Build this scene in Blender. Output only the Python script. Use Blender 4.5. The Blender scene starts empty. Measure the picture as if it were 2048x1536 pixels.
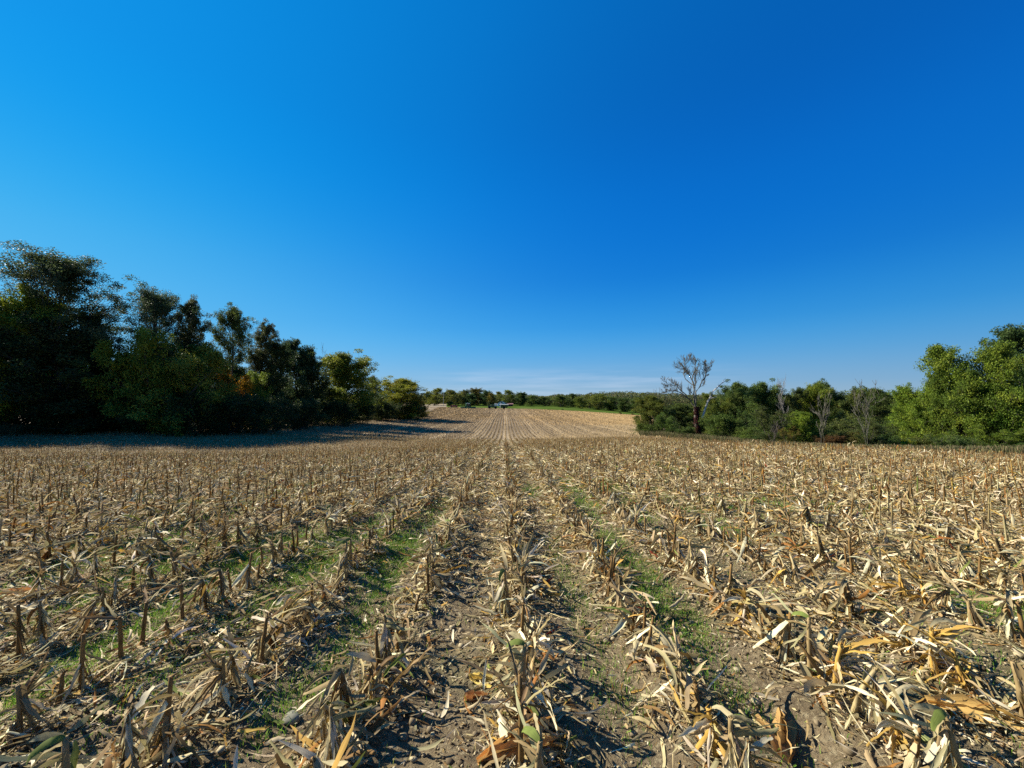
import bpy, math, random
import numpy as np
from math import sin, cos, pi, radians, tan
rng = np.random.default_rng(11)
random.seed(7)

# ------------------------------------------------------------------ camera, sky, sun, exposure
SC = bpy.context.scene
COL = SC.collection
F = 800.0                      # focal length in pixels of the 2048 px photograph
EYE = 1.42
PITCH = math.atan(27 / F)
YAW = math.atan(14 / F)
cd = bpy.data.cameras.new('camera'); cam = bpy.data.objects.new('camera', cd); COL.objects.link(cam)
cd.sensor_width = 36; cd.lens = F / 2048 * 36; cd.clip_start = 0.05; cd.clip_end = 12000
cam.location = (0, 0, EYE); cam.rotation_euler = (radians(90) + PITCH, 0, -YAW)
SC.camera = cam
EXPO = 1.28
SUN_EL, SUN_AZ = radians(33), radians(-72)        # azimuth clockwise from +Y: the sun stands to the left, a little ahead
w = bpy.data.worlds.new('World'); SC.world = w; w.use_nodes = True
nt = w.node_tree; nt.nodes.clear()
def N(nt, t, **k):
    n = nt.nodes.new(t)
    for a, b in k.items(): setattr(n, a, b)
    return n
out = N(nt, 'ShaderNodeOutputWorld'); bg = N(nt, 'ShaderNodeBackground')
sky = N(nt, 'ShaderNodeTexSky', sky_type='NISHITA', sun_disc=False)
sky.sun_elevation = SUN_EL; sky.sun_rotation = SUN_AZ
sky.altitude = 200; sky.air_density = 1.0; sky.dust_density = 0.35; sky.ozone_density = 2.2
def lin(c): return tuple(((v / 255 + .055) / 1.055) ** 2.4 if v > 10 else v / 255 / 12.92 for v in c)
def skyramp(stops):
    r = nt.nodes.new('ShaderNodeValToRGB'); e = r.color_ramp.elements; r.color_ramp.interpolation = 'B_SPLINE'
    while len(e) < len(stops): e.new(.5)
    for k, (p, c) in zip(e, stops): k.position = p; k.color = (*lin(c), 1)
    return r
tc = N(nt, 'ShaderNodeTexCoord'); sp = N(nt, 'ShaderNodeSeparateXYZ')
# the deep clear autumn blue: one gradient away from the sun, one round it, laid over the physical sky
ra = skyramp([(0, (165, 196, 220)), (.035, (140, 187, 225)), (.10, (92, 176, 236)), (.17, (46, 158, 236)), (.28, (4, 124, 222)), (.44, (0, 112, 212)), (.58, (0, 96, 188)), (.74, (0, 99, 184)), (1, (0, 90, 176))])
rb = skyramp([(0, (165, 205, 226)), (.08, (130, 207, 242)), (.28, (66, 193, 247)), (.42, (0, 166, 244)), (.55, (0, 158, 242)), (1, (0, 140, 230))])
L_ = nt.links.new
L_(tc.outputs['Generated'], sp.inputs[0]); L_(sp.outputs['Z'], ra.inputs[0]); L_(sp.outputs['Z'], rb.inputs[0])
dt = N(nt, 'ShaderNodeVectorMath', operation='DOT_PRODUCT'); dt.inputs[1].default_value = (sin(SUN_AZ) * cos(SUN_EL), cos(SUN_AZ) * cos(SUN_EL), sin(SUN_EL)); L_(tc.outputs['Generated'], dt.inputs[0])
sr = N(nt, 'ShaderNodeMapRange'); sr.inputs[1].default_value = -.02; sr.inputs[2].default_value = 1.04; L_(dt.outputs['Value'], sr.inputs[0]); sm = N(nt, 'ShaderNodeMath', operation='POWER'); sm.inputs[1].default_value = 2.3; L_(sr.outputs[0], sm.inputs[0])
dm = N(nt, 'ShaderNodeMapRange'); dm.inputs[1].default_value = -.4; dm.inputs[2].default_value = .6; dm.inputs[3].default_value = .82; dm.inputs[4].default_value = 1.; L_(dt.outputs['Value'], dm.inputs[0])
sx_ = N(nt, 'ShaderNodeMixRGB'); L_(sm.outputs[0], sx_.inputs[0]); L_(ra.outputs[0], sx_.inputs[1]); L_(rb.outputs[0], sx_.inputs[2])
sy_ = N(nt, 'ShaderNodeVectorMath', operation='SCALE'); L_(sx_.outputs[0], sy_.inputs[0]); L_(dm.outputs[0], sy_.inputs['Scale'])
SKY = .10
sz_ = N(nt, 'ShaderNodeVectorMath', operation='SCALE'); L_(sy_.outputs[0], sz_.inputs[0]); sz_.inputs['Scale'].default_value = 1 / SKY / 2 ** EXPO
gm = N(nt, 'ShaderNodeMixRGB'); gm.inputs[0].default_value = .99; L_(sky.outputs[0], gm.inputs[1]); L_(sz_.outputs[0], gm.inputs[2])
# thin high cloud low over the horizon, a band of the real sky (direction only)
mp = N(nt, 'ShaderNodeMapping'); mp.inputs['Scale'].default_value = (3.0, 3.0, 45.0)
nz = N(nt, 'ShaderNodeTexNoise'); nz.inputs['Scale'].default_value = 1.6; nz.inputs['Detail'].default_value = 5; nz.inputs['Roughness'].default_value = .55
nt.links.new(tc.outputs['Generated'], mp.inputs[0]); nt.links.new(mp.outputs[0], nz.inputs['Vector'])
cr = N(nt, 'ShaderNodeMapRange'); cr.inputs[1].default_value = .42; cr.inputs[2].default_value = .75
nt.links.new(nz.outputs[0], cr.inputs[0])
b1 = N(nt, 'ShaderNodeMapRange', interpolation_type='SMOOTHSTEP'); b1.inputs[1].default_value = .085; b1.inputs[2].default_value = .045
nt.links.new(sp.outputs['Z'], b1.inputs[0])
b2 = N(nt, 'ShaderNodeMapRange', interpolation_type='SMOOTHSTEP'); b2.inputs[1].default_value = -.28; b2.inputs[2].default_value = -.02
nt.links.new(sp.outputs['X'], b2.inputs[0])
b3 = N(nt, 'ShaderNodeMapRange', interpolation_type='SMOOTHSTEP'); b3.inputs[1].default_value = .62; b3.inputs[2].default_value = .3
nt.links.new(sp.outputs['X'], b3.inputs[0])
def mul(a, b):
    m = N(nt, 'ShaderNodeMath', operation='MULTIPLY')
    for i, x in enumerate((a, b)):
        if isinstance(x, float): m.inputs[i].default_value = x
        else: nt.links.new(x, m.inputs[i])
    return m.outputs[0]
cf = mul(mul(mul(cr.outputs[0], b1.outputs[0]), mul(b2.outputs[0], b3.outputs[0])), .30)
cm = N(nt, 'ShaderNodeMixRGB'); cm.inputs[2].default_value = (2.9, 3.3, 4.0, 1)
nt.links.new(cf, cm.inputs[0]); nt.links.new(gm.outputs[0], cm.inputs[1])
nt.links.new(cm.outputs[0], bg.inputs['Color']); bg.inputs['Strength'].default_value = SKY
nt.links.new(bg.outputs[0], out.inputs['Surface'])
sd = bpy.data.lights.new('sun', 'SUN'); so = bpy.data.objects.new('sun', sd); COL.objects.link(so)
sd.energy = 4.8; sd.angle = radians(.53); sd.color = (1, .94, .82)
so.rotation_euler = (radians(90) - SUN_EL, 0, -SUN_AZ + pi)
SC.view_settings.view_transform = 'Standard'; SC.view_settings.look = 'None'
SC.view_settings.exposure = EXPO; SC.view_settings.gamma = 1
SC.cycles.max_bounces = 6; SC.cycles.diffuse_bounces = 3; SC.cycles.transmission_bounces = 3
SC.cycles.transparent_max_bounces = 4; SC.cycles.use_denoising = False

# ------------------------------------------------------------------ terrain: surveyed points, smoothly joined
def ray(px, py):
    u, v = (px - 1024) / F, (768 - py) / F
    dx, dy, dz = u, 1.0, v
    y2, z2 = dy * cos(PITCH) - dz * sin(PITCH), dy * sin(PITCH) + dz * cos(PITCH)
    return dx * cos(YAW) + y2 * sin(YAW), -dx * sin(YAW) + y2 * cos(YAW), z2
def at(px, py, D):
    x, y, z = ray(px, py); return (x / y * D, D, EYE + z / y * D)
cp = []
for y in (-60, -12, 0, 5, 10, 16):
    for u in (-1.4, -.7, 0, .7, 1.4): cp.append((u * (abs(y) + 6), y, -.055 * y - (max(-u, 0) ** .5 * .30 + max(u - .7, 0) * .15) * (max(y - 4, 0) / 12) ** 1.3))
for D, row in {
    25: ((0, 921), (300, 921), (600, 915), (850, 905), (1010, 899), (1150, 895), (1290, 888), (1400, 890), (1560, 899), (1700, 908), (2048, 919)),
    38: ((0, 895), (300, 898), (600, 899), (850, 896), (1010, 893), (1290, 886), (1400, 892), (1560, 901), (1700, 908), (2048, 916)),
    50: ((-200, 862), (0, 863), (250, 868), (450, 877), (700, 880), (1010, 885), (1290, 880), (1560, 895), (2000, 902)),
    75: ((0, 848), (480, 852), (700, 862), (850, 870), (1010, 872), (1150, 872), (1290, 867), (1500, 875), (1740, 868), (2048, 880)),
    100: ((100, 845), (650, 839), (800, 851), (1010, 856), (1200, 855), (1290, 852), (1740, 848), (2048, 860)),
    140: ((0, 836), (750, 829), (850, 836), (1010, 838), (1200, 843), (1290, 845), (1740, 842)),
    180: ((400, 828), (830, 827), (900, 830), (1010, 833), (1200, 837), (1290, 840), (2048, 840)),
    230: ((830, 820), (900, 822), (1010, 825), (1150, 827), (1280, 834)),
    290: ((400, 820), (830, 814), (900, 815), (1010, 817.5), (1100, 820), (1280, 831), (1700, 834)),
    340: ((860, 811), (1010, 813), (1200, 822), (1290, 827)),
    430: ((300, 810), (850, 808), (1010, 808.5), (1100, 811), (1290, 822), (1700, 826)),
    800: ((300, 801), (1010, 801), (1700, 803)), 4200: ((300, 796.2), (1010, 796.2), (1700, 796.2))}.items():
    for px, py in row: cp.append(at(px, py, D))
cp = np.array(cp)
def warp(x, y):
    ay = np.abs(y); return x / (ay + 14) * 1.6, np.where(y < 0, -1, 1) * np.log1p(ay / 14) * .9
cu, cw = warp(cp[:, 0], cp[:, 1])
def tps_k(d2): return .5 * d2 * np.log(d2 + 1e-9)
A = tps_k((cu[:, None] - cu) ** 2 + (cw[:, None] - cw) ** 2) + np.eye(len(cp)) * 2e-3
Pm = np.c_[np.ones(len(cp)), cu, cw]
S = np.block([[A, Pm], [Pm.T, np.zeros((3, 3))]])
cz = cp[:, 2] / (np.abs(cp[:, 1]) + 14)
sol = np.linalg.solve(S, np.r_[cz, 0, 0, 0])
GU, GW = np.linspace(-4.6, 4.6, 460), np.linspace(-1.9, 5.3, 520)
gu, gw = np.meshgrid(GU, GW); fl = np.c_[gu.ravel(), gw.ravel()]
gz = sol[-3] + sol[-2] * fl[:, 0] + sol[-1] * fl[:, 1]
for k in range(len(cp)): gz += sol[k] * tps_k((fl[:, 0] - cu[k]) ** 2 + (fl[:, 1] - cw[k]) ** 2)
GZ = gz.reshape(gu.shape)
def bil(G, fx, fy):
    h, w_ = G.shape; fx = np.clip(fx, 0, w_ - 1.001); fy = np.clip(fy, 0, h - 1.001)
    i, j = fx.astype(int), fy.astype(int); a, b = fx - i, fy - j
    return (G[j, i] * (1 - a) + G[j, i + 1] * a) * (1 - b) + (G[j + 1, i] * (1 - a) + G[j + 1, i + 1] * a) * b
def base_z(x, y):
    u, v = warp(x, y)
    return bil(GZ, (u - GU[0]) / (GU[1] - GU[0]), (v - GW[0]) / (GW[1] - GW[0])) * (np.abs(y) + 14)
NT = np.random.default_rng(3).random((256, 256))
def vnoise(x, y, s, o=0):
    x, y = x / s + 17.3 * o + 1000, y / s + 9.1 * o + 1000
    i, j = np.floor(x).astype(int), np.floor(y).astype(int); a, b = x - i, y - j
    a, b = a * a * (3 - 2 * a), b * b * (3 - 2 * b)
    g = lambda p, q: NT[(q + 31 * o) & 255, (p + 57 * o) & 255]
    return (g(i, j) * (1 - a) + g(i + 1, j) * a) * (1 - b) + (g(i, j + 1) * (1 - a) + g(i + 1, j + 1) * a) * b
ROW = .76
ROW0 = .10                         # the centre row passes just right of the camera
def hz(x, y):
    x, y = np.asarray(x, float), np.asarray(y, float)
    f = np.clip(1 - (np.hypot(x, y) - 25) / 40, 0, 1)
    r = .022 * np.cos((x - ROW0) / ROW * 2 * pi)
    m = (vnoise(x, y, .9, 1) - .5) * .05 + (vnoise(x, y, .28, 2) - .5) * .05 + (vnoise(x, y, .11, 3) - .5) * .032 + (vnoise(x, y, .045, 4) - .5) * .016
    return base_z(x, y) + (m + r) * f
def gz1(x, y): return float(hz(np.array([x]), np.array([y]))[0])
def ground_at(px, D):
    x, y, z = ray(px, 800); X = x / y * D
    return X, D, float(base_z(np.array([X]), np.array([D]))[0])

# ------------------------------------------------------------------ helpers
def mesh_np(name, V, Q, mat, col=None, uv=None, smooth=False, nper=4):
    me = bpy.data.meshes.new(name); V = np.ascontiguousarray(V, dtype=np.float32).reshape(-1, 3); Q = np.ascontiguousarray(Q, dtype=np.int32).reshape(-1, nper)
    me.vertices.add(len(V)); me.vertices.foreach_set('co', V.ravel())
    me.loops.add(Q.size); me.loops.foreach_set('vertex_index', Q.ravel())
    me.polygons.add(len(Q)); me.polygons.foreach_set('loop_start', np.arange(0, Q.size, nper, dtype=np.int32))
    if smooth: me.polygons.foreach_set('use_smooth', np.ones(len(Q), dtype=bool))
    me.update(calc_edges=True)
    if col is not None:
        a = me.color_attributes.new('col', 'FLOAT_COLOR', 'POINT')
        a.data.foreach_set('color', np.c_[col, np.ones(len(col))].astype(np.float32).ravel())
    if uv is not None:
        a = me.attributes.new('strip', 'FLOAT_VECTOR', 'POINT'); a.data.foreach_set('vector', np.c_[uv, np.zeros(len(uv))].astype(np.float32).ravel())
    if mat: me.materials.append(mat)
    return me
def link(name, me, parent=None, loc=None):
    o = bpy.data.objects.new(name, me); COL.objects.link(o)
    if parent: o.parent = parent
    if loc is not None: o.location = loc
    return o
def tag(o, label=None, cat=None, group=None, kind=None):
    for k, v in (('label', label), ('category', cat), ('group', group), ('kind', kind)):
        if v: o[k] = v
    return o
def empty(name, loc, label, cat, group=None, rz=0, sc=1):
    o = bpy.data.objects.new(name, None); COL.objects.link(o); o.location = loc; o.rotation_euler = (0, 0, rz)
    o.scale = (sc, sc, sc) if not hasattr(sc, '__len__') else sc
    return tag(o, label, cat, group)
def dup(src, loc, rz, sc, label, group=None):
    r = src.copy(); COL.objects.link(r); r.location = loc; r.rotation_euler = (0, 0, rz); r.scale = (sc, sc, sc) if not hasattr(sc, '__len__') else sc
    r['label'] = label
    if group: r['group'] = group
    for ch in list(src.children):
        c = ch.copy(); COL.objects.link(c); c.parent = r
    return r
class MB:
    """collects small shapes, then links them as one mesh"""
    def __init__(s): s.v = []; s.f = []
    def add(s, v, f):
        n = len(s.v); s.v += [tuple(p) for p in v]; s.f += [tuple(i + n for i in q) for q in f]
    def box(s, x0, x1, y0, y1, z0, z1, top=None):
        t = top or (x0, x1, y0, y1)
        s.add([(x0, y0, z0), (x1, y0, z0), (x1, y1, z0), (x0, y1, z0), (t[0], t[2], z1), (t[1], t[2], z1), (t[1], t[3], z1), (t[0], t[3], z1)],
              [(0, 3, 2, 1), (4, 5, 6, 7), (0, 1, 5, 4), (1, 2, 6, 5), (2, 3, 7, 6), (3, 0, 4, 7)])
    def tube(s, pts, rad, n=6, cap=True):
        pts = [np.array(p, float) for p in pts]; b = []
        for i, p in enumerate(pts):
            d = pts[min(i + 1, len(pts) - 1)] - pts[max(i - 1, 0)]; d = d / (np.linalg.norm(d) + 1e-9)
            a = np.cross(d, (0, 0, 1) if abs(d[2]) < .9 else (1, 0, 0)); a /= np.linalg.norm(a); c = np.cross(d, a)
            r = rad[i] if hasattr(rad, '__len__') else rad
            b += [p + r * (a * cos(2 * pi * k / n) + c * sin(2 * pi * k / n)) for k in range(n)]
        f = [(i * n + k, i * n + (k + 1) % n, (i + 1) * n + (k + 1) % n, (i + 1) * n + k) for i in range(len(pts) - 1) for k in range(n)]
        if cap: f += [tuple(range(n))[::-1], tuple((len(pts) - 1) * n + k for k in range(n))]
        s.add(b, f)
    def mesh(s, name, mat, bevel=0):
        me = bpy.data.meshes.new(name); me.from_pydata(s.v, [], s.f); me.update()
        if mat: me.materials.append(mat)
        return me
    def build(s, name, mat, parent=None, bevel=0):
        o = link(name, s.mesh(name, mat), parent)
        if bevel:
            m = o.modifiers.new('bevel', 'BEVEL'); m.width = bevel; m.segments = 2; m.limit_method = 'ANGLE'
        return o

# ------------------------------------------------------------------ materials
def newmat(name):
    m = bpy.data.materials.new(name); m.use_nodes = True; m.node_tree.nodes.clear(); return m, m.node_tree
def L(nt, a, b): nt.links.new(a, b)
def simple(name, c, rough=.6, metal=0, noise=.12, nscale=3.0):
    m, t = newmat(name); o = N(t, 'ShaderNodeOutputMaterial'); p = N(t, 'ShaderNodeBsdfPrincipled')
    n = N(t, 'ShaderNodeTexNoise'); n.inputs['Scale'].default_value = nscale; n.inputs['Detail'].default_value = 6
    g = N(t, 'ShaderNodeTexCoord'); L(t, g.outputs['Object'], n.inputs['Vector'])
    x = N(t, 'ShaderNodeMixRGB'); x.inputs[1].default_value = (*[k * (1 - noise) for k in c], 1); x.inputs[2].default_value = (*[min(1, k * (1 + noise)) for k in c], 1)
    L(t, n.outputs[0], x.inputs[0]); L(t, x.outputs[0], p.inputs['Base Color'])
    p.inputs['Roughness'].default_value = rough; p.inputs['Metallic'].default_value = metal; p.inputs['Specular IOR Level'].default_value = .5 if rough < .7 else .08
    L(t, p.outputs[0], o.inputs[0]); return m
def ramp(t, stops):
    r = N(t, 'ShaderNodeValToRGB'); e = r.color_ramp.elements
    while len(e) < len(stops): e.new(.5)
    for k, (p, c) in zip(e, stops): k.position = p; k.color = (*c, 1)
    return r
def leafmat(name, trans=.28, streak=True, rough=.75, objtint=False, spec=.12):
    """dry or green blade: its own colour from the 'col' attribute, fibres running along it"""
    m, t = newmat(name); o = N(t, 'ShaderNodeOutputMaterial'); p = N(t, 'ShaderNodeBsdfPrincipled'); a = N(t, 'ShaderNodeAttribute', attribute_name='col')
    c = a.outputs['Color']
    if objtint:
        oi = N(t, 'ShaderNodeObjectInfo'); mx = N(t, 'ShaderNodeMixRGB', blend_type='MULTIPLY'); mx.inputs[0].default_value = 1
        L(t, c, mx.inputs[1]); L(t, oi.outputs['Color'], mx.inputs[2]); c = mx.outputs[0]
    if streak:
        s = N(t, 'ShaderNodeAttribute', attribute_name='strip'); mp = N(t, 'ShaderNodeMapping'); mp.inputs['Scale'].default_value = (9, .8, 1)
        n = N(t, 'ShaderNodeTexNoise'); n.inputs['Scale'].default_value = 1.6; n.inputs['Detail'].default_value = 4
        L(t, s.outputs['Vector'], mp.inputs[0]); L(t, mp.outputs[0], n.inputs['Vector'])
        r = ramp(t, [(.28, (.5, .46, .42)), (.5, (.92, .9, .88)), (.72, (1.12, 1.12, 1.1))]); L(t, n.outputs[0], r.inputs[0])
        mx = N(t, 'ShaderNodeMixRGB', blend_type='MULTIPLY'); mx.inputs[0].default_value = .85; L(t, c, mx.inputs[1]); L(t, r.outputs[0], mx.inputs[2]); c = mx.outputs[0]
    L(t, c, p.inputs['Base Color']); p.inputs['Roughness'].default_value = rough; p.inputs['Specular IOR Level'].default_value = spec
    tr = N(t, 'ShaderNodeBsdfTranslucent'); L(t, c, tr.inputs['Color']); mx = N(t, 'ShaderNodeMixShader'); mx.inputs[0].default_value = trans
    L(t, p.outputs[0], mx.inputs[1]); L(t, tr.outputs[0], mx.inputs[2]); L(t, mx.outputs[0], o.inputs[0]); return m
M_dry = leafmat('dry_corn_leaf', .22)
M_stalk = leafmat('dry_corn_stalk', .0, rough=.6)
M_far = leafmat('distant_stubble', .12, streak=False)
M_grass = leafmat('green_grass', .35, streak=False)
M_leaf = leafmat('tree_leaf', .40, streak=False, objtint=True, rough=.55)
M_stonebit = leafmat('soil_clod', 0, streak=False, rough=.9)
M_vine = leafmat('red_vine_leaf', .25, streak=False)
def barkmat(name, c):
    m, t = newmat(name); o = N(t, 'ShaderNodeOutputMaterial'); p = N(t, 'ShaderNodeBsdfPrincipled'); g = N(t, 'ShaderNodeTexCoord')
    mp = N(t, 'ShaderNodeMapping'); mp.inputs['Scale'].default_value = (6, 6, 1.2); n = N(t, 'ShaderNodeTexNoise'); n.inputs['Scale'].default_value = 2; n.inputs['Detail'].default_value = 6
    L(t, g.outputs['Object'], mp.inputs[0]); L(t, mp.outputs[0], n.inputs['Vector'])
    r = ramp(t, [(.3, [k * .5 for k in c]), (.6, c), (.8, [k * 1.3 for k in c])]); L(t, n.outputs[0], r.inputs[0]); L(t, r.outputs[0], p.inputs['Base Color'])
    b = N(t, 'ShaderNodeBump'); b.inputs['Strength'].default_value = .6; L(t, n.outputs[0], b.inputs['Height']); L(t, b.outputs[0], p.inputs['Normal'])
    p.inputs['Roughness'].default_value = .9; L(t, p.outputs[0], o.inputs[0]); return m
M_bark = barkmat('dark_bark', (.07, .055, .042)); M_barkg = barkmat('grey_weathered_wood', (.20, .18, .155)); M_twig = barkmat('dead_twig_bark', (.11, .10, .07)); M_pale = barkmat('pale_barkless_wood', (.5, .46, .40))

def groundmat():
    m, t = newmat('harvested_soil'); o = N(t, 'ShaderNodeOutputMaterial'); p = N(t, 'ShaderNodeBsdfPrincipled'); g = N(t, 'ShaderNodeTexCoord')
    P = g.outputs['Object']
    def noise(s, d=6, r=.6, sc=None):
        n = N(t, 'ShaderNodeTexNoise'); n.inputs['Scale'].default_value = s; n.inputs['Detail'].default_value = d; n.inputs['Roughness'].default_value = r
        if sc:
            mp = N(t, 'ShaderNodeMapping'); mp.inputs['Scale'].default_value = sc; L(t, P, mp.inputs[0]); L(t, mp.outputs[0], n.inputs['Vector'])
        else: L(t, P, n.inputs['Vector'])
        return n.outputs[0]
    def mr(x, a, b, c=0., d=1.):
        r = N(t, 'ShaderNodeMapRange'); r.inputs[1].default_value = a; r.inputs[2].default_value = b; r.inputs[3].default_value = c; r.inputs[4].default_value = d; L(t, x, r.inputs[0]); return r.outputs[0]
    def mix(f, a, b, mode='MIX'):
        x = N(t, 'ShaderNodeMixRGB', blend_type=mode)
        for i, v in enumerate((f, a, b)):
            if isinstance(v, (int, float)): x.inputs[i].default_value = v
            elif isinstance(v, tuple): x.inputs[i].default_value = (*v, 1)
            else: L(t, v, x.inputs[i])
        return x.outputs[0]
    def ma(op, a, b=None):
        x = N(t, 'ShaderNodeMath', operation=op)
        for i, v in enumerate((a, b)):
            if v is None: continue
            if isinstance(v, (int, float)): x.inputs[i].default_value = v
            else: L(t, v, x.inputs[i])
        return x.outputs[0]
    soil = mix(mr(noise(3.2), .35, .7), (.115, .085, .048), (.24, .18, .10))
    soil = mix(mr(noise(38, 5), .5, .68), soil, (.31, .25, .145))
    soil = mix(mr(noise(.8, 4), .5, .62, 0, .45), soil, (.09, .10, .03))
    # chaff mulch between the rows, denser with distance
    s = N(t, 'ShaderNodeSeparateXYZ'); L(t, P, s.inputs[0])
    far = mr(s.outputs['Y'], 9., 45.)
    chaff = mix(mr(noise(60, 3, .7, (1, .5, 1)), .35, .65), (.17, .115, .06), (.36, .27, .155))
    f = ma('MULTIPLY', mr(noise(1.1, 5), .3, .6, .35, 1.), far)
    c = mix(f, soil, chaff)
    # combine passes: broad pale swaths of straw and narrow wheel lanes running with the rows
    wob = ma('ADD', s.outputs['X'], ma('MULTIPLY', noise(.02, 2, .5), 2.2))
    yy = s.outputs['Y']
    row = ma('COSINE', ma('MULTIPLY', ma('SUBTRACT', s.outputs['X'], ROW0), 2 * pi / ROW))
    c = mix(ma('MULTIPLY', mr(row, -.1, .8), ma('MULTIPLY', mr(yy, 45., 60.), .75)), c, (.085, .056, .03))
    pair = ma('COSINE', ma('MULTIPLY', wob, 2 * pi / (ROW * 2.5)))
    c = mix(ma('MULTIPLY', mr(pair, .0, .9), ma('MULTIPLY', mr(yy, 110., 170.), .45)), c, (.10, .065, .035))
    sw = ma('SINE', ma('MULTIPLY', wob, 2 * pi / (ROW * 8)))
    sw2 = ma('SINE', ma('MULTIPLY', wob, 2 * pi / (ROW * 5.3)))
    lane = ma('ADD', mr(sw, .75, .98), ma('MULTIPLY', mr(sw2, .85, 1.), .7))
    lane = ma('MULTIPLY', lane, mr(yy, 45., 75.))
    lane = ma('MULTIPLY', lane, mr(noise(.05, 3, .6, (1, .12, 1)), .3, .6, .25, 1.))
    c = mix(ma('MULTIPLY', lane, .95), c, (.46, .345, .195))
    patch = mr(noise(.018, 3), .4, .62)
    c = mix(ma('MULTIPLY', ma('MULTIPLY', patch, mr(s.outputs['Y'], 60., 100.)), .6), c, (.10, .066, .036))
    L(t, c, p.inputs['Base Color']); p.inputs['Roughness'].default_value = .95; p.inputs['Specular IOR Level'].default_value = .15
    b = N(t, 'ShaderNodeBump'); b.inputs['Strength'].default_value = 1.; b.inputs['Distance'].default_value = .03; L(t, noise(42, 9, .75), b.inputs['Height']); L(t, b.outputs[0], p.inputs['Normal'])
    L(t, p.outputs[0], o.inputs[0]); return m
M_ground = groundmat()
def meadowmat(name, a, b, dry):
    m, t = newmat(name); o = N(t, 'ShaderNodeOutputMaterial'); p = N(t, 'ShaderNodeBsdfPrincipled'); g = N(t, 'ShaderNodeTexCoord')
    n = N(t, 'ShaderNodeTexNoise'); n.inputs['Scale'].default_value = .05; n.inputs['Detail'].default_value = 9; n.inputs['Roughness'].default_value = .65
    mp = N(t, 'ShaderNodeMapping'); mp.inputs['Scale'].default_value = (1, .35, 1); L(t, g.outputs['Object'], mp.inputs[0]); L(t, mp.outputs[0], n.inputs['Vector'])
    r = ramp(t, [(.35, a), (.55, b), (.72, dry)]); L(t, n.outputs[0], r.inputs[0]); L(t, r.outputs[0], p.inputs['Base Color']); p.inputs['Roughness'].default_value = .9; p.inputs['Specular IOR Level'].default_value = .0
    L(t, p.outputs[0], o.inputs[0]); return m

# ------------------------------------------------------------------ ground sheets
def sheet(name, us, ys, off, mat, fx, micro=True):
    U, Y = np.meshgrid(us, ys); X = fx(U, Y); Z = (hz if micro else base_z)(X.ravel(), Y.ravel()) + off
    V = np.c_[X.ravel(), Y.ravel(), Z]; h, w_ = U.shape
    i = np.arange(h - 1)[:, None] * w_ + np.arange(w_ - 1); Q = np.stack([i, i + 1, i + w_ + 1, i + w_], -1).reshape(-1, 4)
    return link(name, mesh_np(name, V, Q, mat, smooth=True))
ys = [-60., -40., -28., -20., -14., -10., -7., -5., -3.5, -2.4, -1.6, -1., -.5, -.2, 0.]
y = .0
while y < 4300: y += .018 + y * .010 if y < 60 else y * .02; ys.append(y)
u1 = np.linspace(-1.15, 1.15, 760); u0 = np.r_[np.linspace(-3.2, -1.15, 60)[:-1], u1, np.linspace(1.15, 3.2, 60)[1:]]
tag(sheet('ground', u0, np.array(ys), 0, M_ground, lambda U, Y: U * (np.abs(Y) + 3.2)), kind='structure')
M_meadow = meadowmat('meadow_grass', (.05, .08, .014), (.068, .105, .02), (.11, .12, .04))
def quadsheet(name, left, right, d0, d1, n, off, mat):
    """draped strip: left/right edges given as photo columns at each distance"""
    D = np.geomspace(d0, d1, n); U = np.linspace(0, 1, 40)
    xl = np.array([ray(left(d), 800)[0] / ray(left(d), 800)[1] * d for d in D]); xr = np.array([ray(right(d), 800)[0] / ray(right(d), 800)[1] * d for d in D])
    X = xl[:, None] * (1 - U) + xr[:, None] * U; Y = np.repeat(D[:, None], 40, 1)
    Z = base_z(X.ravel(), Y.ravel()) + off; i = np.arange(n - 1)[:, None] * 40 + np.arange(39)
    return link(name, mesh_np(name, np.c_[X.ravel(), Y.ravel(), Z], np.stack([i, i + 1, i + 41, i + 40], -1).reshape(-1, 4), mat, smooth=True))
tag(quadsheet('far_meadow', lambda d: 893, lambda d: 2100, 297, 640, 60, .10, M_meadow), kind='structure')
tag(quadsheet('right_meadow', lambda d: 1330, lambda d: 2300, 62, 296, 60, .06, meadowmat('dusty_pasture', (.07, .085, .035), (.11, .12, .055), (.19, .16, .09))), kind='structure')
tag(quadsheet('dirt_track', lambda d: 842, lambda d: 893, 300, 400, 30, .08, simple('pale_dust', (.26, .21, .14), .95)), kind='structure')

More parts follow.
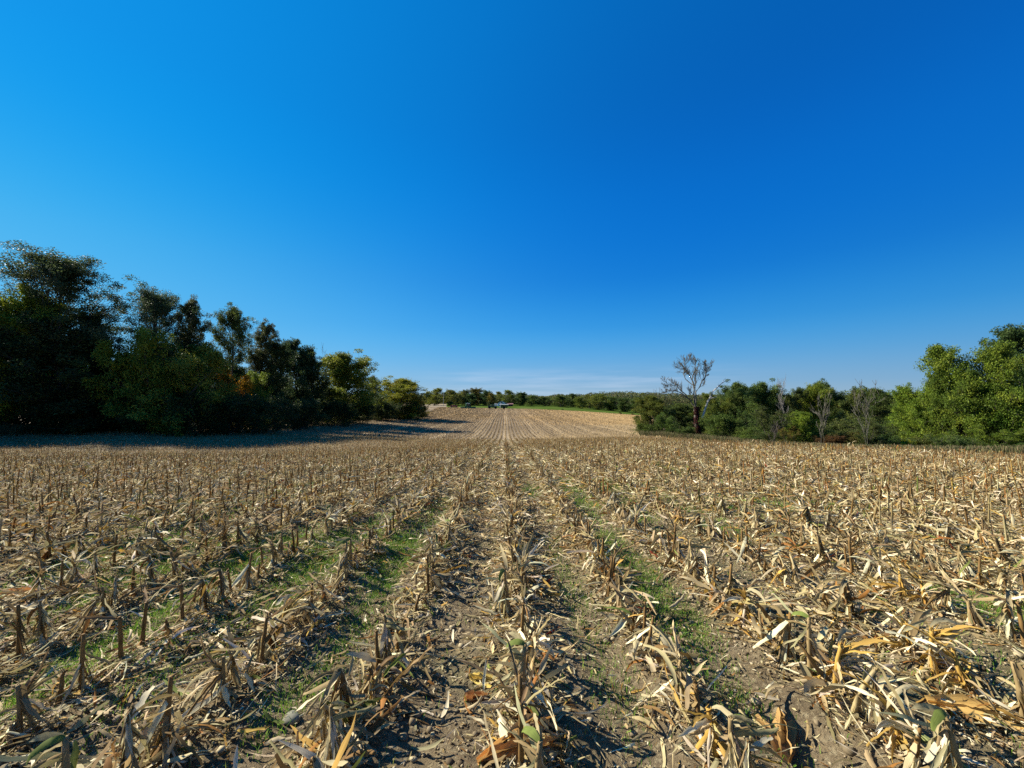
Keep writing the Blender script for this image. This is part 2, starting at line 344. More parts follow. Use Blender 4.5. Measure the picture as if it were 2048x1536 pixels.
# ------------------------------------------------------------------ blades, leaves, litter
PAL = np.array([(.46, .37, .20), (.62, .52, .32), (.34, .25, .125), (.84, .75, .54), (.23, .14, .055), (.33, .16, .045), (.52, .33, .085), (.37, .33, .19), (.19, .235, .06), (.30, .055, .03)])
PAL = PAL * np.array([.90, .88, .80])
PW = np.array([.24, .20, .19, .13, .09, .045, .05, .05, .02, .002]); PW /= PW.sum()
def pal(n, w_=PW, r=rng):
    c = PAL[r.choice(len(PAL), n, p=w_)]
    return c * r.uniform(.7, 1.18, (n, 1)) * r.uniform(.94, 1.06, (n, 3))
def ribbons(P, yaw, pitch, length, width, curl, bend, roll, twist, fold, K, ground=True, r=rng, lift=.004, drop=None, wb=.13):
    """N curved, folded, pointed strips -> verts (N,(K+1)*3,3), quads, strip coords"""
    n = len(P); s = np.linspace(0, 1, K + 1)
    wob = r.normal(0, wb, (n, K + 1))
    pt = pitch[:, None] + curl[:, None] * s + wob
    if drop is not None: pt = np.maximum(pt, drop[:, None])
    yw = yaw[:, None] + .6 * bend[:, None] * s + r.normal(0, .08, (n, K + 1))
    step = length[:, None] / K
    d = np.stack([np.cos(pt) * np.cos(yw), np.cos(pt) * np.sin(yw), np.sin(pt)], -1)
    C = np.cumsum(np.concatenate([np.zeros((n, 1, 3)), d[:, :-1] * step[..., None]], 1), 1) + P[:, None]
    side = np.stack([-np.sin(yw), np.cos(yw), np.zeros_like(yw)], -1); nor = np.cross(d, side)
    rl = roll[:, None] + .7 * twist[:, None] * s + r.normal(0, .2, (n, K + 1)); S_ = side * np.cos(rl)[..., None] + nor * np.sin(rl)[..., None]; Nn = np.cross(d, S_)
    prof = np.repeat((np.sin(np.clip(.15 + s * .8, 0, 1) ** .8 * pi) ** .5)[None], n, 0); prof[:, 0] = r.uniform(.25, .9, n); prof[:, -1] = np.where(r.random(n) < .55, .06, r.uniform(.3, .8, n))
    wd = (width[:, None] * prof * r.uniform(.6, 1.15, (n, K + 1)))[..., None] * .5
    fo = fold[:, None, None] * wd
    V = np.stack([C - S_ * wd, C - Nn * fo, C + S_ * wd], 2)
    if ground:
        g = hz(V[..., 0].ravel(), V[..., 1].ravel()).reshape(V.shape[:3]) + lift
        V[..., 2] = np.maximum(V[..., 2], g)
    V = V.reshape(n, -1, 3)
    q = []
    for k in range(K):
        for j in range(2): a = k * 3 + j; q.append((a, a + 1, a + 4, a + 3))
    Q = (np.array(q)[None] + (np.arange(n) * (K + 1) * 3)[:, None, None])
    uv = np.stack([np.tile(np.array([0, .5, 1.]), K + 1)[None] + r.uniform(0, 90, (n, 1)), np.repeat(s, 3)[None] * (length[:, None] * 12) + r.uniform(0, 90, (n, 1))], -1)
    return V.reshape(-1, 3), Q.reshape(-1, 4), uv.reshape(-1, 2), (K + 1) * 3
def leafcols(c, per, r=rng, vary=.10):
    c = np.repeat(c, per, 0); return np.clip(c * r.uniform(1 - vary, 1 + vary, (len(c), 1)), 0, 1)
def frustum_pts(n, d0, d1, um=1.42, r=rng, off=.8):
    """random points over the part of the field the photo sees, even per square metre"""
    d = np.sqrt(r.uniform(d0 * d0, d1 * d1, n)); u = r.uniform(-um, um, n); return u * (d + off), d

def greenmask(x, y):
    """where grass shows: patches lying between the rows"""
    ph = np.cos((x - ROW0) / ROW * 2 * pi)
    n = vnoise(x, y * .45, 1.0, 11); b = vnoise(x, y, 3.2, 12)
    m = (n - .52) * 3 + (b - .5) * 1.8 - ph * .35
    for gx, gy, gr in ((.95, 3.2, .8), (.78, 2.0, .6), (-.6, 2.7, .7), (-1.9, 4.6, 1.1), (-1.1, 6.3, .9), (-2.2, 2.4, .7), (-1.2, 2.05, .5), (3.9, 3.3, .6), (.9, 4.8, .9), (.5, 8., 1.), (-3.2, 2.3, .7), (-2.4, 6.0, 1.), (2.8, 5.2, .7), (1.2, 8.2, .9)):
        m = m + .9 * np.exp(-(((x - gx) / gr) ** 2 + ((y - gy) / (gr * 1.5)) ** 2) * 1.6)
    return m

# --- dry litter: stuff, nobody could count it
VV, QQ, CC, UU = [], [], [], []
def collect(V, Q, c, uv):
    n = sum(len(v) for v in VV); VV.append(V); QQ.append(Q + n); CC.append(c); UU.append(uv)
def flush(name, mat, label, cat):
    global VV, QQ, CC, UU
    me = mesh_np(name, np.concatenate(VV), np.concatenate(QQ), mat, np.concatenate(CC), np.concatenate(UU)); VV, QQ, CC, UU = [], [], [], []
    return tag(link(name, me), label, cat, kind='stuff')
def density_keep(x, y, base, r=rng, floor=.05):
    d = np.hypot(x, y); n = vnoise(x, y * .6, .8, 21) * .6 + vnoise(x, y, .3, 22) * .4
    ph = .5 + .5 * np.cos((x - ROW0) / ROW * 2 * pi)
    k = base + (n - .5) * 1.6 + (ph - .5) * .55
    k = k + np.clip(-x / 6, -.1, .45) * (d > 2.2) + .12 * np.clip((x - 1.4) / 3, 0, 1)
    k = k - .65 * np.exp(-((x + .35) / .40) ** 2) * np.clip(1.5 - y / 5, 0, 1)
    k = k - np.clip(greenmask(x, y), 0, 1) * .55
    k = k + np.clip((d - 5) / 8, 0, .5)
    return r.random(len(x)) < np.clip(k, floor, 1)
def litter(n, d0, d1, K, L0, L1, W0, W1, base, curl=1.0, pit=.18, w_=PW, zup=.012, fold=.3, floor=.07):
    x, y = frustum_pts(n, d0, d1); k = density_keep(x, y, base, floor=floor); x, y = x[k], y[k]; n = len(x)
    P = np.c_[x, y, hz(x, y) + rng.uniform(.002, zup * 2.2, n)]
    ln = rng.uniform(0, 1, n) ** 1.6 * (L1 - L0) + L0
    V, Q, uv, per = ribbons(P, rng.uniform(0, 2 * pi, n), rng.normal(.05, pit, n), ln, rng.uniform(W0, W1, n) * np.clip(ln / L1 + .45, .5, 1.1), rng.normal(-.1, curl * .4, n), rng.normal(0, .6, n),
                             rng.normal(0, .55, n), rng.normal(0, 1.3, n), rng.normal(0, fold * 1.8, n), K)
    collect(V, Q, leafcols(pal(n, w_), per), uv)
litter(26000, 1.2, 6.5, 6, .07, .25, .008, .026, .52, zup=.02)
litter(46000, 1.2, 6.5, 4, .04, .16, .007, .022, .62)
litter(16000, 1.2, 6.5, 3, .08, .30, .003, .008, .66, curl=.5, fold=.1)
litter(220000, 1.2, 6.5, 2, .010, .05, .002, .009, .72, floor=.3)
litter(95000, 6.5, 14, 4, .08, .28, .012, .032, .8, zup=.025)
litter(190000, 6.5, 14, 2, .03, .16, .008, .022, .85)
litter(120000, 14, 34, 2, .12, .40, .022, .048, .9, zup=.03)
litter(60000, 14, 34, 2, .06, .2, .015, .035, .9)
litter(90000, 34, 62, 1, .2, .5, .035, .07, .9)
# heaps of husk and leaf gathered along each row
def rowheap(n, d0, d1, K):
    u, d = rng.uniform(-1.35, 1.35, n), np.sqrt(rng.uniform(d0 * d0, d1 * d1, n)); x = u * (d + .8)
    x = np.round((x - ROW0) / ROW) * ROW + ROW0 + rng.normal(0, .06, n); y = d
    k = vnoise(x, y, .7, 31) > .38; x, y = x[k], y[k]; n = len(x)
    P = np.c_[x, y, hz(x, y) + rng.uniform(.0, 1, n) ** 1.6 * .17]
    V, Q, uv, per = ribbons(P, rng.uniform(0, 2 * pi, n), rng.uniform(-.9, 1.0, n), rng.uniform(.08, .30, n), rng.uniform(.010, .036, n), rng.uniform(-1.5, .3, n), rng.normal(0, .5, n),
                             rng.normal(0, .6, n), rng.normal(0, 1.2, n), rng.normal(.2, .5, n), K)
    collect(V, Q, leafcols(pal(n), per), uv)
rowheap(11000, 1.2, 7, 6); rowheap(36000, 7, 15, 4); rowheap(60000, 15, 34, 2); rowheap(50000, 34, 62, 1)
flush('dry_leaf_litter', M_dry, 'broken tan and cream corn leaves strewn over the soil between the rows', 'leaf litter')

# --- stubble beyond the nearest stalks
def prism_stalks(x, y, h, r0, lean, az, n=4, seg=2):
    N_ = len(x); k = np.arange(n) * 2 * pi / n; rings = []
    for s in range(seg + 1):
        f = s / seg; cx = x + np.cos(az) * lean * h * f; cy = y + np.sin(az) * lean * h * f; cz_ = hz(x, y) - .02 + h * f
        rr = r0 * (1.12 - .3 * f)
        rings.append(np.stack([cx[:, None] + rr[:, None] * np.cos(k), cy[:, None] + rr[:, None] * np.sin(k), np.repeat(cz_[:, None], n, 1) + (rng.uniform(-.02, .03, (N_, n)) if s == seg else 0)], -1))
    V = np.stack(rings, 1).reshape(N_, -1, 3); q = [(s * n + j, s * n + (j + 1) % n, (s + 1) * n + (j + 1) % n, (s + 1) * n + j) for s in range(seg) for j in range(n)]
    Q = np.array(q)[None] + (np.arange(N_) * (seg + 1) * n)[:, None, None]
    uv = np.stack([np.tile(np.arange(n) * .6, seg + 1)[None] + rng.uniform(0, 90, (N_, 1)), np.repeat(np.arange(seg + 1) * 1.5, n)[None] + rng.uniform(0, 90, (N_, 1))], -1)
    return V.reshape(-1, 3), Q.reshape(-1, 4), uv.reshape(-1, 2), (seg + 1) * n
def row_positions(d0, d1, sp, um=1.42, r=rng, jit=.03):
    xs, ys_ = [], []
    kmax = int(um * (d1 + 1) / ROW) + 1
    for k in range(-kmax, kmax + 1):
        n = int((d1 - d0) / sp); yy = d0 + (np.arange(n) + r.uniform(-.3, .3, n)) * sp; xx = ROW0 + k * ROW + r.normal(0, jit, n)
        m = (np.abs(xx) < um * (yy + .8)) & (r.random(n) < .9); xs.append(xx[m]); ys_.append(yy[m])
    return np.concatenate(xs), np.concatenate(ys_)
SLW = np.array([.22, .08, .30, .03, .20, .09, .03, .03, .02, 0]); SLW /= SLW.sum()
SPW = np.array([.08, .03, .30, .01, .40, .13, .02, .03, .02, 0]); SPW /= SPW.sum()
px_, py_ = row_positions(1.42, 9.5, .155, jit=.03)
dist = np.hypot(px_, py_) ; vis = np.abs(px_) < 1.33 * (py_ + .12)
order = np.argsort(np.where(vis, dist, dist + 99)); near_i = order[:300]; rest_i = order[300:]
def stubble(x, y, K, nleaf, seg=2, n=5):
    N_ = len(x); h = rng.uniform(.16, .42, N_) * np.where(rng.random(N_) < .12, .5, 1)
    az = rng.uniform(0, 2 * pi, N_); lean = np.abs(rng.normal(0, .16, N_))
    V, Q, uv, per = prism_stalks(x, y, h, rng.uniform(.008, .0125, N_), lean, az, n, seg); collect(V, Q, leafcols(pal(N_, SPW), per), uv)
    for _ in range(nleaf):
        hh = h * rng.uniform(.25, 1, N_); P = np.c_[x + np.cos(az) * lean * hh, y + np.sin(az) * lean * hh, hz(x, y) + hh]
        V, Q, uv, per = ribbons(P, rng.uniform(0, 2 * pi, N_), np.where(rng.random(N_) < .6, rng.uniform(-1.5, -.7, N_), rng.uniform(-.4, 1.1, N_)), rng.uniform(.08, .26, N_), rng.uniform(.012, .030, N_), rng.uniform(-1.6, .3, N_), rng.normal(0, .5, N_),
                                 rng.normal(0, .5, N_), rng.normal(0, 1.2, N_), rng.normal(.2, .5, N_), K, drop=np.full(N_, -1.5))
        collect(V, Q, leafcols(pal(N_, SLW), per), uv)
stubble(px_[rest_i], py_[rest_i], 5, 5)
x, y = row_positions(9.5, 18, .14, jit=.022); stubble(x, y, 3, 4)
x, y = row_positions(18, 60, .15, 1.4, jit=.022); k = x > -9e9; stubble(x[k], y[k], 2, 3, 1, 4)
flush('corn_stubble', M_dry, 'rows of cut brown corn stalks covering the field up to its crest', 'corn stubble')

# --- the valley and the far slope: short stubble rows, thinner with distance
def far_rows(d0, d1, sp, wdt, um=1.15, yfar=False):
    xs, ys_ = [], []
    xl, xr = -.52, .55
    for k in range(int(-um * d1 / ROW), int(um * d1 / ROW)):
        n = int((d1 - d0) / sp); yy = d0 + (np.arange(n) + rng.random(n)) * sp; xx = ROW0 + k * ROW + rng.normal(0, .03, n)
        lo = np.where(yy < 60, -1.45 * yy, np.where(yy < 170, -44 + (yy - 60) * .06, -36 - (yy - 170) * .1)); hi = np.where(yy < 75, 1.15 * yy * .5, .36 * yy + 2)
        m = (xx > lo) & (xx < hi); xs.append(xx[m]); ys_.append(yy[m])
    x, y = np.concatenate(xs), np.concatenate(ys_); n = len(x); z = base_z(x, y)
    h = rng.uniform(.14, .36, n); a = rng.normal(pi / 2, .3, n); dx, dy = np.cos(a) * wdt * .5, np.sin(a) * wdt * .5
    lx, ly = rng.normal(0, .08, n), rng.normal(0, .08, n)
    V = np.stack([np.c_[x - dx, y - dy, z - .02], np.c_[x + dx, y + dy, z - .02], np.c_[x + dx * .7 + lx, y + dy * .7 + ly, z + h * rng.uniform(.6, 1, n)], np.c_[x - dx * .7 + lx, y - dy * .7 + ly, z + h]], 1)
    k = np.round((x - ROW0) / ROW).astype(int); rt = np.random.default_rng(77).uniform(.7, 1.3, 1000)[k % 997]; c = np.array([(.24, .175, .09)]) * (rt * rng.uniform(.8, 1.2, n))[:, None]
    if yfar: c = c * np.array([1.05, .98, .9])
    collect(V.reshape(-1, 3), np.arange(4 * n).reshape(-1, 4), leafcols(c, 4), np.zeros((4 * n, 2)))
far_rows(62, 110, .22, .14); far_rows(110, 180, .35, .3, .7, True); far_rows(180, 292, .7, .6, .5, True)
flush('distant_corn_stubble', M_far, 'fine straight rows of corn stubble crossing the valley and the far slope', 'corn stubble')

# --- pebbles and soil crumbs
IV = np.array([(0, 0, 1), (.89, 0, .45), (.28, .85, .45), (-.72, .53, .45), (-.72, -.53, .45), (.28, -.85, .45), (.72, .53, -.45), (-.28, .85, -.45), (-.89, 0, -.45), (-.28, -.85, -.45), (.72, -.53, -.45), (0, 0, -1)])
IF = np.array([(0, 1, 2), (0, 2, 3), (0, 3, 4), (0, 4, 5), (0, 5, 1), (1, 6, 2), (2, 7, 3), (3, 8, 4), (4, 9, 5), (5, 10, 1), (6, 7, 2), (7, 8, 3), (8, 9, 4), (9, 10, 5), (10, 6, 1), (11, 7, 6), (11, 8, 7), (11, 9, 8), (11, 10, 9), (11, 6, 10)])
def blobs(name, x, y, sz, cols, mat, label, cat, sink=.2):
    n = len(x); V = IV[None] * rng.uniform(.6, 1.3, (n, 12, 1)) * sz[:, None, None] * rng.uniform(.6, 1.2, (n, 1, 3)) * np.array([1, 1, .7])
    V = V + np.c_[x, y, hz(x, y) + sz * (.4 - sink)][:, None]; Q = IF[None] + (np.arange(n) * 12)[:, None, None]
    me = mesh_np(name, V.reshape(-1, 3), Q.reshape(-1, 3), mat, leafcols(cols, 12, vary=.12), nper=3); return tag(link(name, me), label, cat, kind='stuff')
x, y = frustum_pts(110000, 1.15, 7); k = rng.random(len(x)) < np.clip(vnoise(x, y, .5, 41) * 1.5 - .1, .2, 1); x, y = x[k], y[k]
sc_ = np.array([(.17, .13, .075), (.24, .185, .11), (.34, .275, .16), (.085, .062, .035)])
blobs('soil_crumbs_rubble', x, y, rng.uniform(.004, .011, len(x)) * np.where(rng.random(len(x)) < .10, 2.2, 1), sc_[rng.integers(0, 4, len(x))] * rng.uniform(.8, 1.2, (len(x), 1)), M_stonebit, 'loose brown soil crumbs lying among the rows in the foreground', 'soil', .1)
x, y = frustum_pts(320, 1.3, 8); pc = np.array([(.33, .28, .19), (.38, .33, .24), (.25, .20, .14), (.24, .23, .19)])
blobs('pebbles', x, y, rng.uniform(.005, .013, len(x)), pc[rng.integers(0, 4, len(x))], M_stonebit, 'small pale pebbles scattered on the foreground soil', 'pebbles')

# --- grass tufts
def grass(n, d0, d1, bh, bw, thr):
    x, y = frustum_pts(n, d0, d1); g = greenmask(x, y); k = rng.random(n) < np.clip((g - thr) * 1.4, .012, .95); x, y = x[k], y[k]; n = len(x)
    # blades gather into tufts
    x = x + rng.normal(0, .012, n); y = y + rng.normal(0, .012, n); h = rng.uniform(.35, 1, n) * bh; a = rng.uniform(0, 2 * pi, n); ln = rng.uniform(.1, .7, n) * h; la = rng.uniform(0, 2 * pi, n); z = hz(x, y)
    dx, dy = np.cos(a) * bw / 2, np.sin(a) * bw / 2; mx_, my_ = np.cos(la) * ln, np.sin(la) * ln
    V = np.stack([np.c_[x - dx, y - dy, z - .004], np.c_[x + dx, y + dy, z - .004], np.c_[x + dx * .8 + mx_ * .35, y + dy * .8 + my_ * .35, z + h * .6], np.c_[x - dx * .8 + mx_ * .35, y - dy * .8 + my_ * .35, z + h * .6],
                  np.c_[x + mx_ + dx * .1, y + my_ + dy * .1, z + h * .92], np.c_[x + mx_ - dx * .1, y + my_ - dy * .1, z + h]], 1)
    Q = np.array([(0, 1, 2, 3), (3, 2, 4, 5)])[None] + (np.arange(n) * 6)[:, None, None]
    gc = np.array([(.12, .24, .022), (.18, .32, .032), (.09, .18, .02), (.27, .32, .06), (.14, .28, .04)]); c = gc[rng.integers(0, 5, n)] * rng.uniform(.75, 1.2, (n, 1))
    collect(V.reshape(-1, 3), Q.reshape(-1, 4), leafcols(c, 6), np.zeros((6 * n, 2)))
grass(300000, 1.15, 5, .05, .0034, .42); grass(220000, 5, 12, .06, .008, .68); grass(50000, 12, 24, .06, .014, 1.1)
flush('grass', M_grass, 'short bright green grass sprouting in patches between the corn rows', 'grass')

# --- small broadleaf weeds in the same patches
x, y = frustum_pts(60000, 1.2, 9); g = greenmask(x, y); k = rng.random(len(x)) < np.clip((g - .75) * .9, .004, .5); x, y = x[k], y[k]; n = len(x)
cx_, cy_ = np.round(x / .05) * .05, np.round(y / .05) * .05; x, y = x * .5 + cx_ * .5, y * .5 + cy_ * .5
sz = rng.uniform(.008, .020, n); a = rng.uniform(0, 2 * pi, n); ti = rng.uniform(.1, .9, n); z = hz(x, y) + rng.uniform(.004, .03, n)
ax, bx = np.c_[np.cos(a) * np.cos(ti), np.sin(a) * np.cos(ti), np.sin(ti)] * sz[:, None], np.c_[-np.sin(a), np.cos(a), np.zeros(n)] * sz[:, None] * .55; C_ = np.c_[x, y, z]
V = np.stack([C_, C_ + ax * .45 + bx, C_ + ax, C_ + ax * .45 - bx], 1); gc = np.array([(.09, .20, .03), (.14, .26, .05), (.07, .15, .035)])
tag(link('broadleaf_weeds', mesh_np('broadleaf_weeds', V.reshape(-1, 3), np.arange(4 * n).reshape(-1, 4), M_grass, leafcols(gc[rng.integers(0, 3, n)] * rng.uniform(.8, 1.2, (n, 1)), 4))), 'small round leaved green weeds among the grass patches in the foreground', 'weeds', kind='stuff')

# ------------------------------------------------------------------ the 300 nearest stalks, each a thing with its parts
def protostalk(i, h, nl, look, leafw, lw=None, bent=0., split=False):
    r = np.random.default_rng(500 + i)
    h *= .78; t = empty('corn_stalk', (0, 0, 0), look, 'corn stalk', 'cut corn stalks standing in rows')
    m = MB(); pts, rad = [], []; az = r.uniform(0, 2 * pi); n = 9
    for k in range(n):
        f = k / (n - 1); b = bent * f * f * h
        pts.append((cos(az) * b + r.normal(0, .0012), sin(az) * b + r.normal(0, .0012), -.03 + (h + .03) * f))
        rad.append((.0106 - .0024 * f) * (1.16 if k in (2, 5) else 1))
    m.tube(pts, rad, 8)
    top = np.array(pts[-1])
    for k in range(6 if split else 3):          # torn fibres at the cut
        a = r.uniform(0, 2 * pi); q = top + (.009 * cos(a), .009 * sin(a), -.004); e = q + (r.normal(0, .012), r.normal(0, .012), r.uniform(.006, .035 if split else .014))
        m.tube([q, e], [.0035, .001], 4)
    me = m.mesh('stalk', M_stalk); c = PAL[r.choice([0, 2, 2, 4, 6, 4])] * r.uniform(.75, 1.1); nv = len(me.vertices)
    zz = np.array([v.co.z for v in me.vertices]); cc = np.repeat(c[None], nv, 0) * (1.05 - .3 * (np.abs(zz / h - .45) < .06))[:, None] * r.uniform(.85, 1.1, (nv, 1))
    a = me.color_attributes.new('col', 'FLOAT_COLOR', 'POINT'); a.data.foreach_set('color', np.c_[cc, np.ones(nv)].astype(np.float32).ravel())
    a = me.attributes.new('strip', 'FLOAT_VECTOR', 'POINT'); co = np.array([v.co[:] for v in me.vertices]); a.data.foreach_set('vector', np.c_[np.arctan2(co[:, 1], co[:, 0]) * 1.2 + i, co[:, 2] * 8, np.zeros(nv)].astype(np.float32).ravel())
    for p in me.polygons: p.use_smooth = True
    link('stalk', me, t)
    for k in range(nl):
        f = r.uniform(.15, .95); P = np.array([[top[0] * f * f, top[1] * f * f, h * f]]); nrib = r.integers(5, 11); P = np.repeat(P, nrib, 0); P[:, 2] = h * np.clip(f + r.normal(0, .12, nrib), .05, 1)
        kind = r.random(); L_ = r.uniform(.08, .26, nrib)
        pit = r.uniform(-1.5, -.9, nrib) if kind < .62 else (r.uniform(-.5, .5, nrib) if kind < .85 else r.uniform(.6, 1.3, nrib))
        V, Q, uv, per = ribbons(P, np.full(nrib, r.uniform(0, 2 * pi)) + r.normal(0, .5, nrib), pit, L_, r.uniform(.009, .025, nrib) * leafw, np.where(pit < -.8, r.uniform(-.1, .5, nrib), r.uniform(-2.0, .2, nrib)), r.normal(0, .5, nrib),
                                 r.normal(0, .7, nrib), r.normal(0, 1.6, nrib), r.normal(.3, .6, nrib), 9, ground=False, r=r, drop=np.full(nrib, -1.52))
        V[:, 2] = np.maximum(V[:, 2], .006 + r.uniform(0, .01, len(V)))
        ww = PW if lw is None else np.array(lw) / sum(lw)
        link('leaf', mesh_np('leaf', V, Q, M_dry, leafcols(pal(nrib, ww, r), per, r), uv), t)
    return t
kinds_ = [  # height, leaves, look, leaf width, palette weights, lean, split
    (.36, 3, 'tall tan cut corn stalk with pale hanging leaves', 1, None, .05, False),
    (.30, 4, 'brown cut corn stalk wrapped in drooping beige leaves', 1.1, (3, 3, 2, 1, 1, 0, 0, 0, 0, 0), .1, False),
    (.40, 2, 'tall thin dark corn stalk with two narrow leaves', .7, (1, 0, 3, 0, 3, 0, 0, 1, 0, 0), .03, False),
    (.24, 5, 'short corn stalk buried in a skirt of cream leaves', 1.2, (1, 4, 1, 4, 0, 0, 0, 0, 0, 0), .08, False),
    (.33, 4, 'corn stalk with orange brown curled leaves', 1, (0, 1, 1, 0, 1, 4, 4, 0, 0, 0), .1, False),
    (.28, 3, 'leaning corn stalk with a torn frayed top', .9, None, .5, True),
    (.20, 3, 'stumpy split corn stalk with ragged fibres', 1, None, .05, True),
    (.37, 4, 'corn stalk with grey green folded leaves', 1.1, (2, 1, 1, 1, 0, 0, 0, 3, .35, 0), .07, False),
    (.34, 5, 'thick tan corn stalk with many long bent leaves', 1.2, None, .12, False),
    (.17, 2, 'low broken corn stump with little leaf', .9, None, .2, True),
    (.31, 1, 'bare upright brown corn stalk with one leaf', .8, None, .04, False),
    (.27, 4, 'golden yellow corn stalk with straw coloured leaves', 1, (2, 2, 0, 1, 0, 0, 5, 0, 0, 0), .12, True)]
protos = [protostalk(i, *k[:2], k[2], *k[3:]) for i, k in enumerate(kinds_)]
ORD = ['nearest', 'second', 'third', 'fourth', 'fifth', 'sixth', 'seventh', 'eighth', 'ninth', 'tenth', 'eleventh', 'twelfth', 'thirteenth', 'fourteenth', 'fifteenth', 'sixteenth', 'seventeenth', 'eighteenth', 'nineteenth', 'twentieth'] + ['twenty-' + q for q in ('first', 'second', 'third', 'fourth', 'fifth', 'sixth', 'seventh', 'eighth', 'ninth')] + ['thirtieth'] + ['thirty-' + q for q in ('first', 'second', 'third', 'fourth', 'fifth', 'sixth', 'seventh', 'eighth', 'ninth')]
NTH = ['', 'first', 'second', 'third', 'fourth', 'fifth', 'sixth', 'seventh', 'eighth', 'ninth', 'tenth', 'eleventh', 'twelfth', 'thirteenth', 'fourteenth']
rows_ = {}
for i in near_i: rows_.setdefault(int(round((px_[i] - ROW0) / ROW)), []).append(i)
used = [0] * len(protos); q = 0
short = ['tall tan corn stalk, pale leaves', 'brown corn stalk, beige leaves', 'thin dark corn stalk', 'short corn stalk, cream leaves', 'corn stalk, orange brown leaves', 'leaning frayed corn stalk', 'stumpy split corn stalk',
         'corn stalk, grey green leaves', 'thick tan leafy corn stalk', 'low broken corn stump', 'bare brown corn stalk', 'golden yellow corn stalk']
for k in sorted(rows_):
    where = 'centre row' if k == 0 else '%s row %s of centre' % (NTH[abs(k)], 'right' if k > 0 else 'left')
    for j, i in enumerate(sorted(rows_[k], key=lambda i: py_[i])):
        p = int(rng.integers(0, len(protos))); lab = '%s, %s in the %s' % (short[p], ORD[j], where)
        loc = (px_[i], py_[i], gz1(px_[i], py_[i])); rz = rng.uniform(0, 2 * pi); s = rng.uniform(.85, 1.15)
        if not used[p]:
            used[p] = 1; o = protos[p]; o.location = loc; o.rotation_euler = (0, 0, rz); o.scale = (s, s, s); o['label'] = lab
        else: o = dup(protos[p], loc, rz, s, lab)
        o.rotation_euler = (rng.normal(0, .05), rng.normal(0, .05), rz)

# ------------------------------------------------------------------ stones and husks one can point at
def pix_ground(px, py):
    """walk a sight line down to the near ground"""
    x, y, z = ray(px, py); t = .8
    while t < 60 and EYE + z * t > gz1(x * t, y * t): t += .01
    return x * t, y * t
def stonemat(name, c):
    m = simple(name, c, .85, 0, .3, 14.); return m
def stone(px, py, wpx, hpx, c, label, rot=0., name='stone', fz=.55):
    wpx *= .85; hpx *= .85; c = (c[0] * .68, c[1] * .63, c[2] * .5)
    x, y = pix_ground(px, py + hpx * .45); d = math.hypot(x, y); a = wpx / F * y / 2
    r = random.Random(px); v, f = [], []; n, mm = 14, 9
    for i in range(mm + 1):
        th = pi * i / mm
        for j in range(n):
            ph = 2 * pi * j / n; q = 1 + .13 * sin(2 * ph + px) * sin(th) + .08 * cos(3 * ph + py) * sin(th) + r.uniform(-.03, .03)
            v.append((a * q * sin(th) * cos(ph), a * q * sin(th) * sin(ph) * max(.6, hpx / wpx * 1.1), a * q * cos(th) * fz))
    f = [(i * n + j, (i + 1) * n + j, (i + 1) * n + (j + 1) % n, i * n + (j + 1) % n) for i in range(mm) for j in range(n)]
    m = MB(); m.add(v, f); o = m.build(name, stonemat('weathered_stone', c))
    for p in o.data.polygons: p.use_smooth = True
    o.location = (x, y, gz1(x, y) + a * fz * .45); o.rotation_euler = (0, .1, rot); tag(o, label, 'stone', 'stones lying in the field')
stone(583, 1430, 40, 34, (.30, .31, .28), 'smooth grey stone lying among leaves left of the centre row', 1.0)
stone(830, 1112, 15, 12, (.62, .61, .6), 'small whitish round stone in the second gap left of centre row')
stone(1038, 1482, 17, 15, (.48, .42, .33), 'pale tan pebble-like stone near the bottom edge by the centre row')
stone(1212, 1277, 17, 16, (.42, .36, .27), 'tan round stone beside the green strip right of the centre row')
stone(1383, 1242, 16, 14, (.40, .34, .26), 'small brown stone right of the second stalk row')
stone(1513, 1401, 24, 18, (.46, .41, .34), 'oval buff stone on bare soil in the right foreground')
stone(1716, 1336, 28, 16, (.24, .20, .17), 'dark flat stone half buried on the right side')
stone(1475, 1338, 18, 12, (.42, .38, .3), 'grey buff stone beside green weeds right of centre')
stone(1555, 1296, 22, 14, (.5, .5, .42), 'pale grey stone under a stalk in the right foreground')
stone(2030, 1238, 76, 22, (.58, .56, .48), 'large flat pale stone slab in grass at the right edge', .2, fz=.2)
stone(1357, 1186, 12, 10, (.5, .44, .36), 'tiny buff stone at the third row right of centre')
stone(1093, 1028, 12, 10, (.5, .44, .34), 'distant small tan stone right of the centre row')
def husk(px, py, Lm, Wm, yaw, c, label, cup=.9, name='corn_husk'):
    x, y = pix_ground(px, py); r = np.random.default_rng(int(px)); n = 4
    P = np.repeat(np.array([[x - cos(yaw) * Lm / 2, y - sin(yaw) * Lm / 2, gz1(x, y) + .02]]), n, 0)
    V, Q, uv, per = ribbons(P, yaw + r.normal(0, .16, n), r.uniform(.1, .35, n), np.full(n, Lm) * r.uniform(.8, 1.05, n), np.full(n, Wm) * r.uniform(.8, 1.2, n), r.uniform(-.8, -.3, n), r.normal(0, .15, n),
                             np.array([-.9, -.35, .35, .9])[:n], r.normal(0, .2, n), np.full(n, cup * .6), 10, r=r, wb=.09)
    cc = np.array(c)[None] * r.uniform(.8, 1.15, (n, 1))
    me = mesh_np(name, V - np.array([x, y, gz1(x, y)]), Q, M_dry, leafcols(cc, per, r), uv, smooth=True); o = link(name, me, loc=(x, y, gz1(x, y)))
    tag(o, label, 'corn husk', 'corn husks lying loose')
husk(965, 1372, .16, .045, -.5, (.62, .47, .13), 'bright yellow corn husk lying on bare soil left of the centre row')
husk(955, 1400, .14, .05, .2, (.45, .22, .08), 'rust brown open husk with pale rim just below the yellow one')
husk(668, 1425, .13, .05, .3, (.58, .45, .18), 'yellow ribbed husk beside the smooth grey stone')
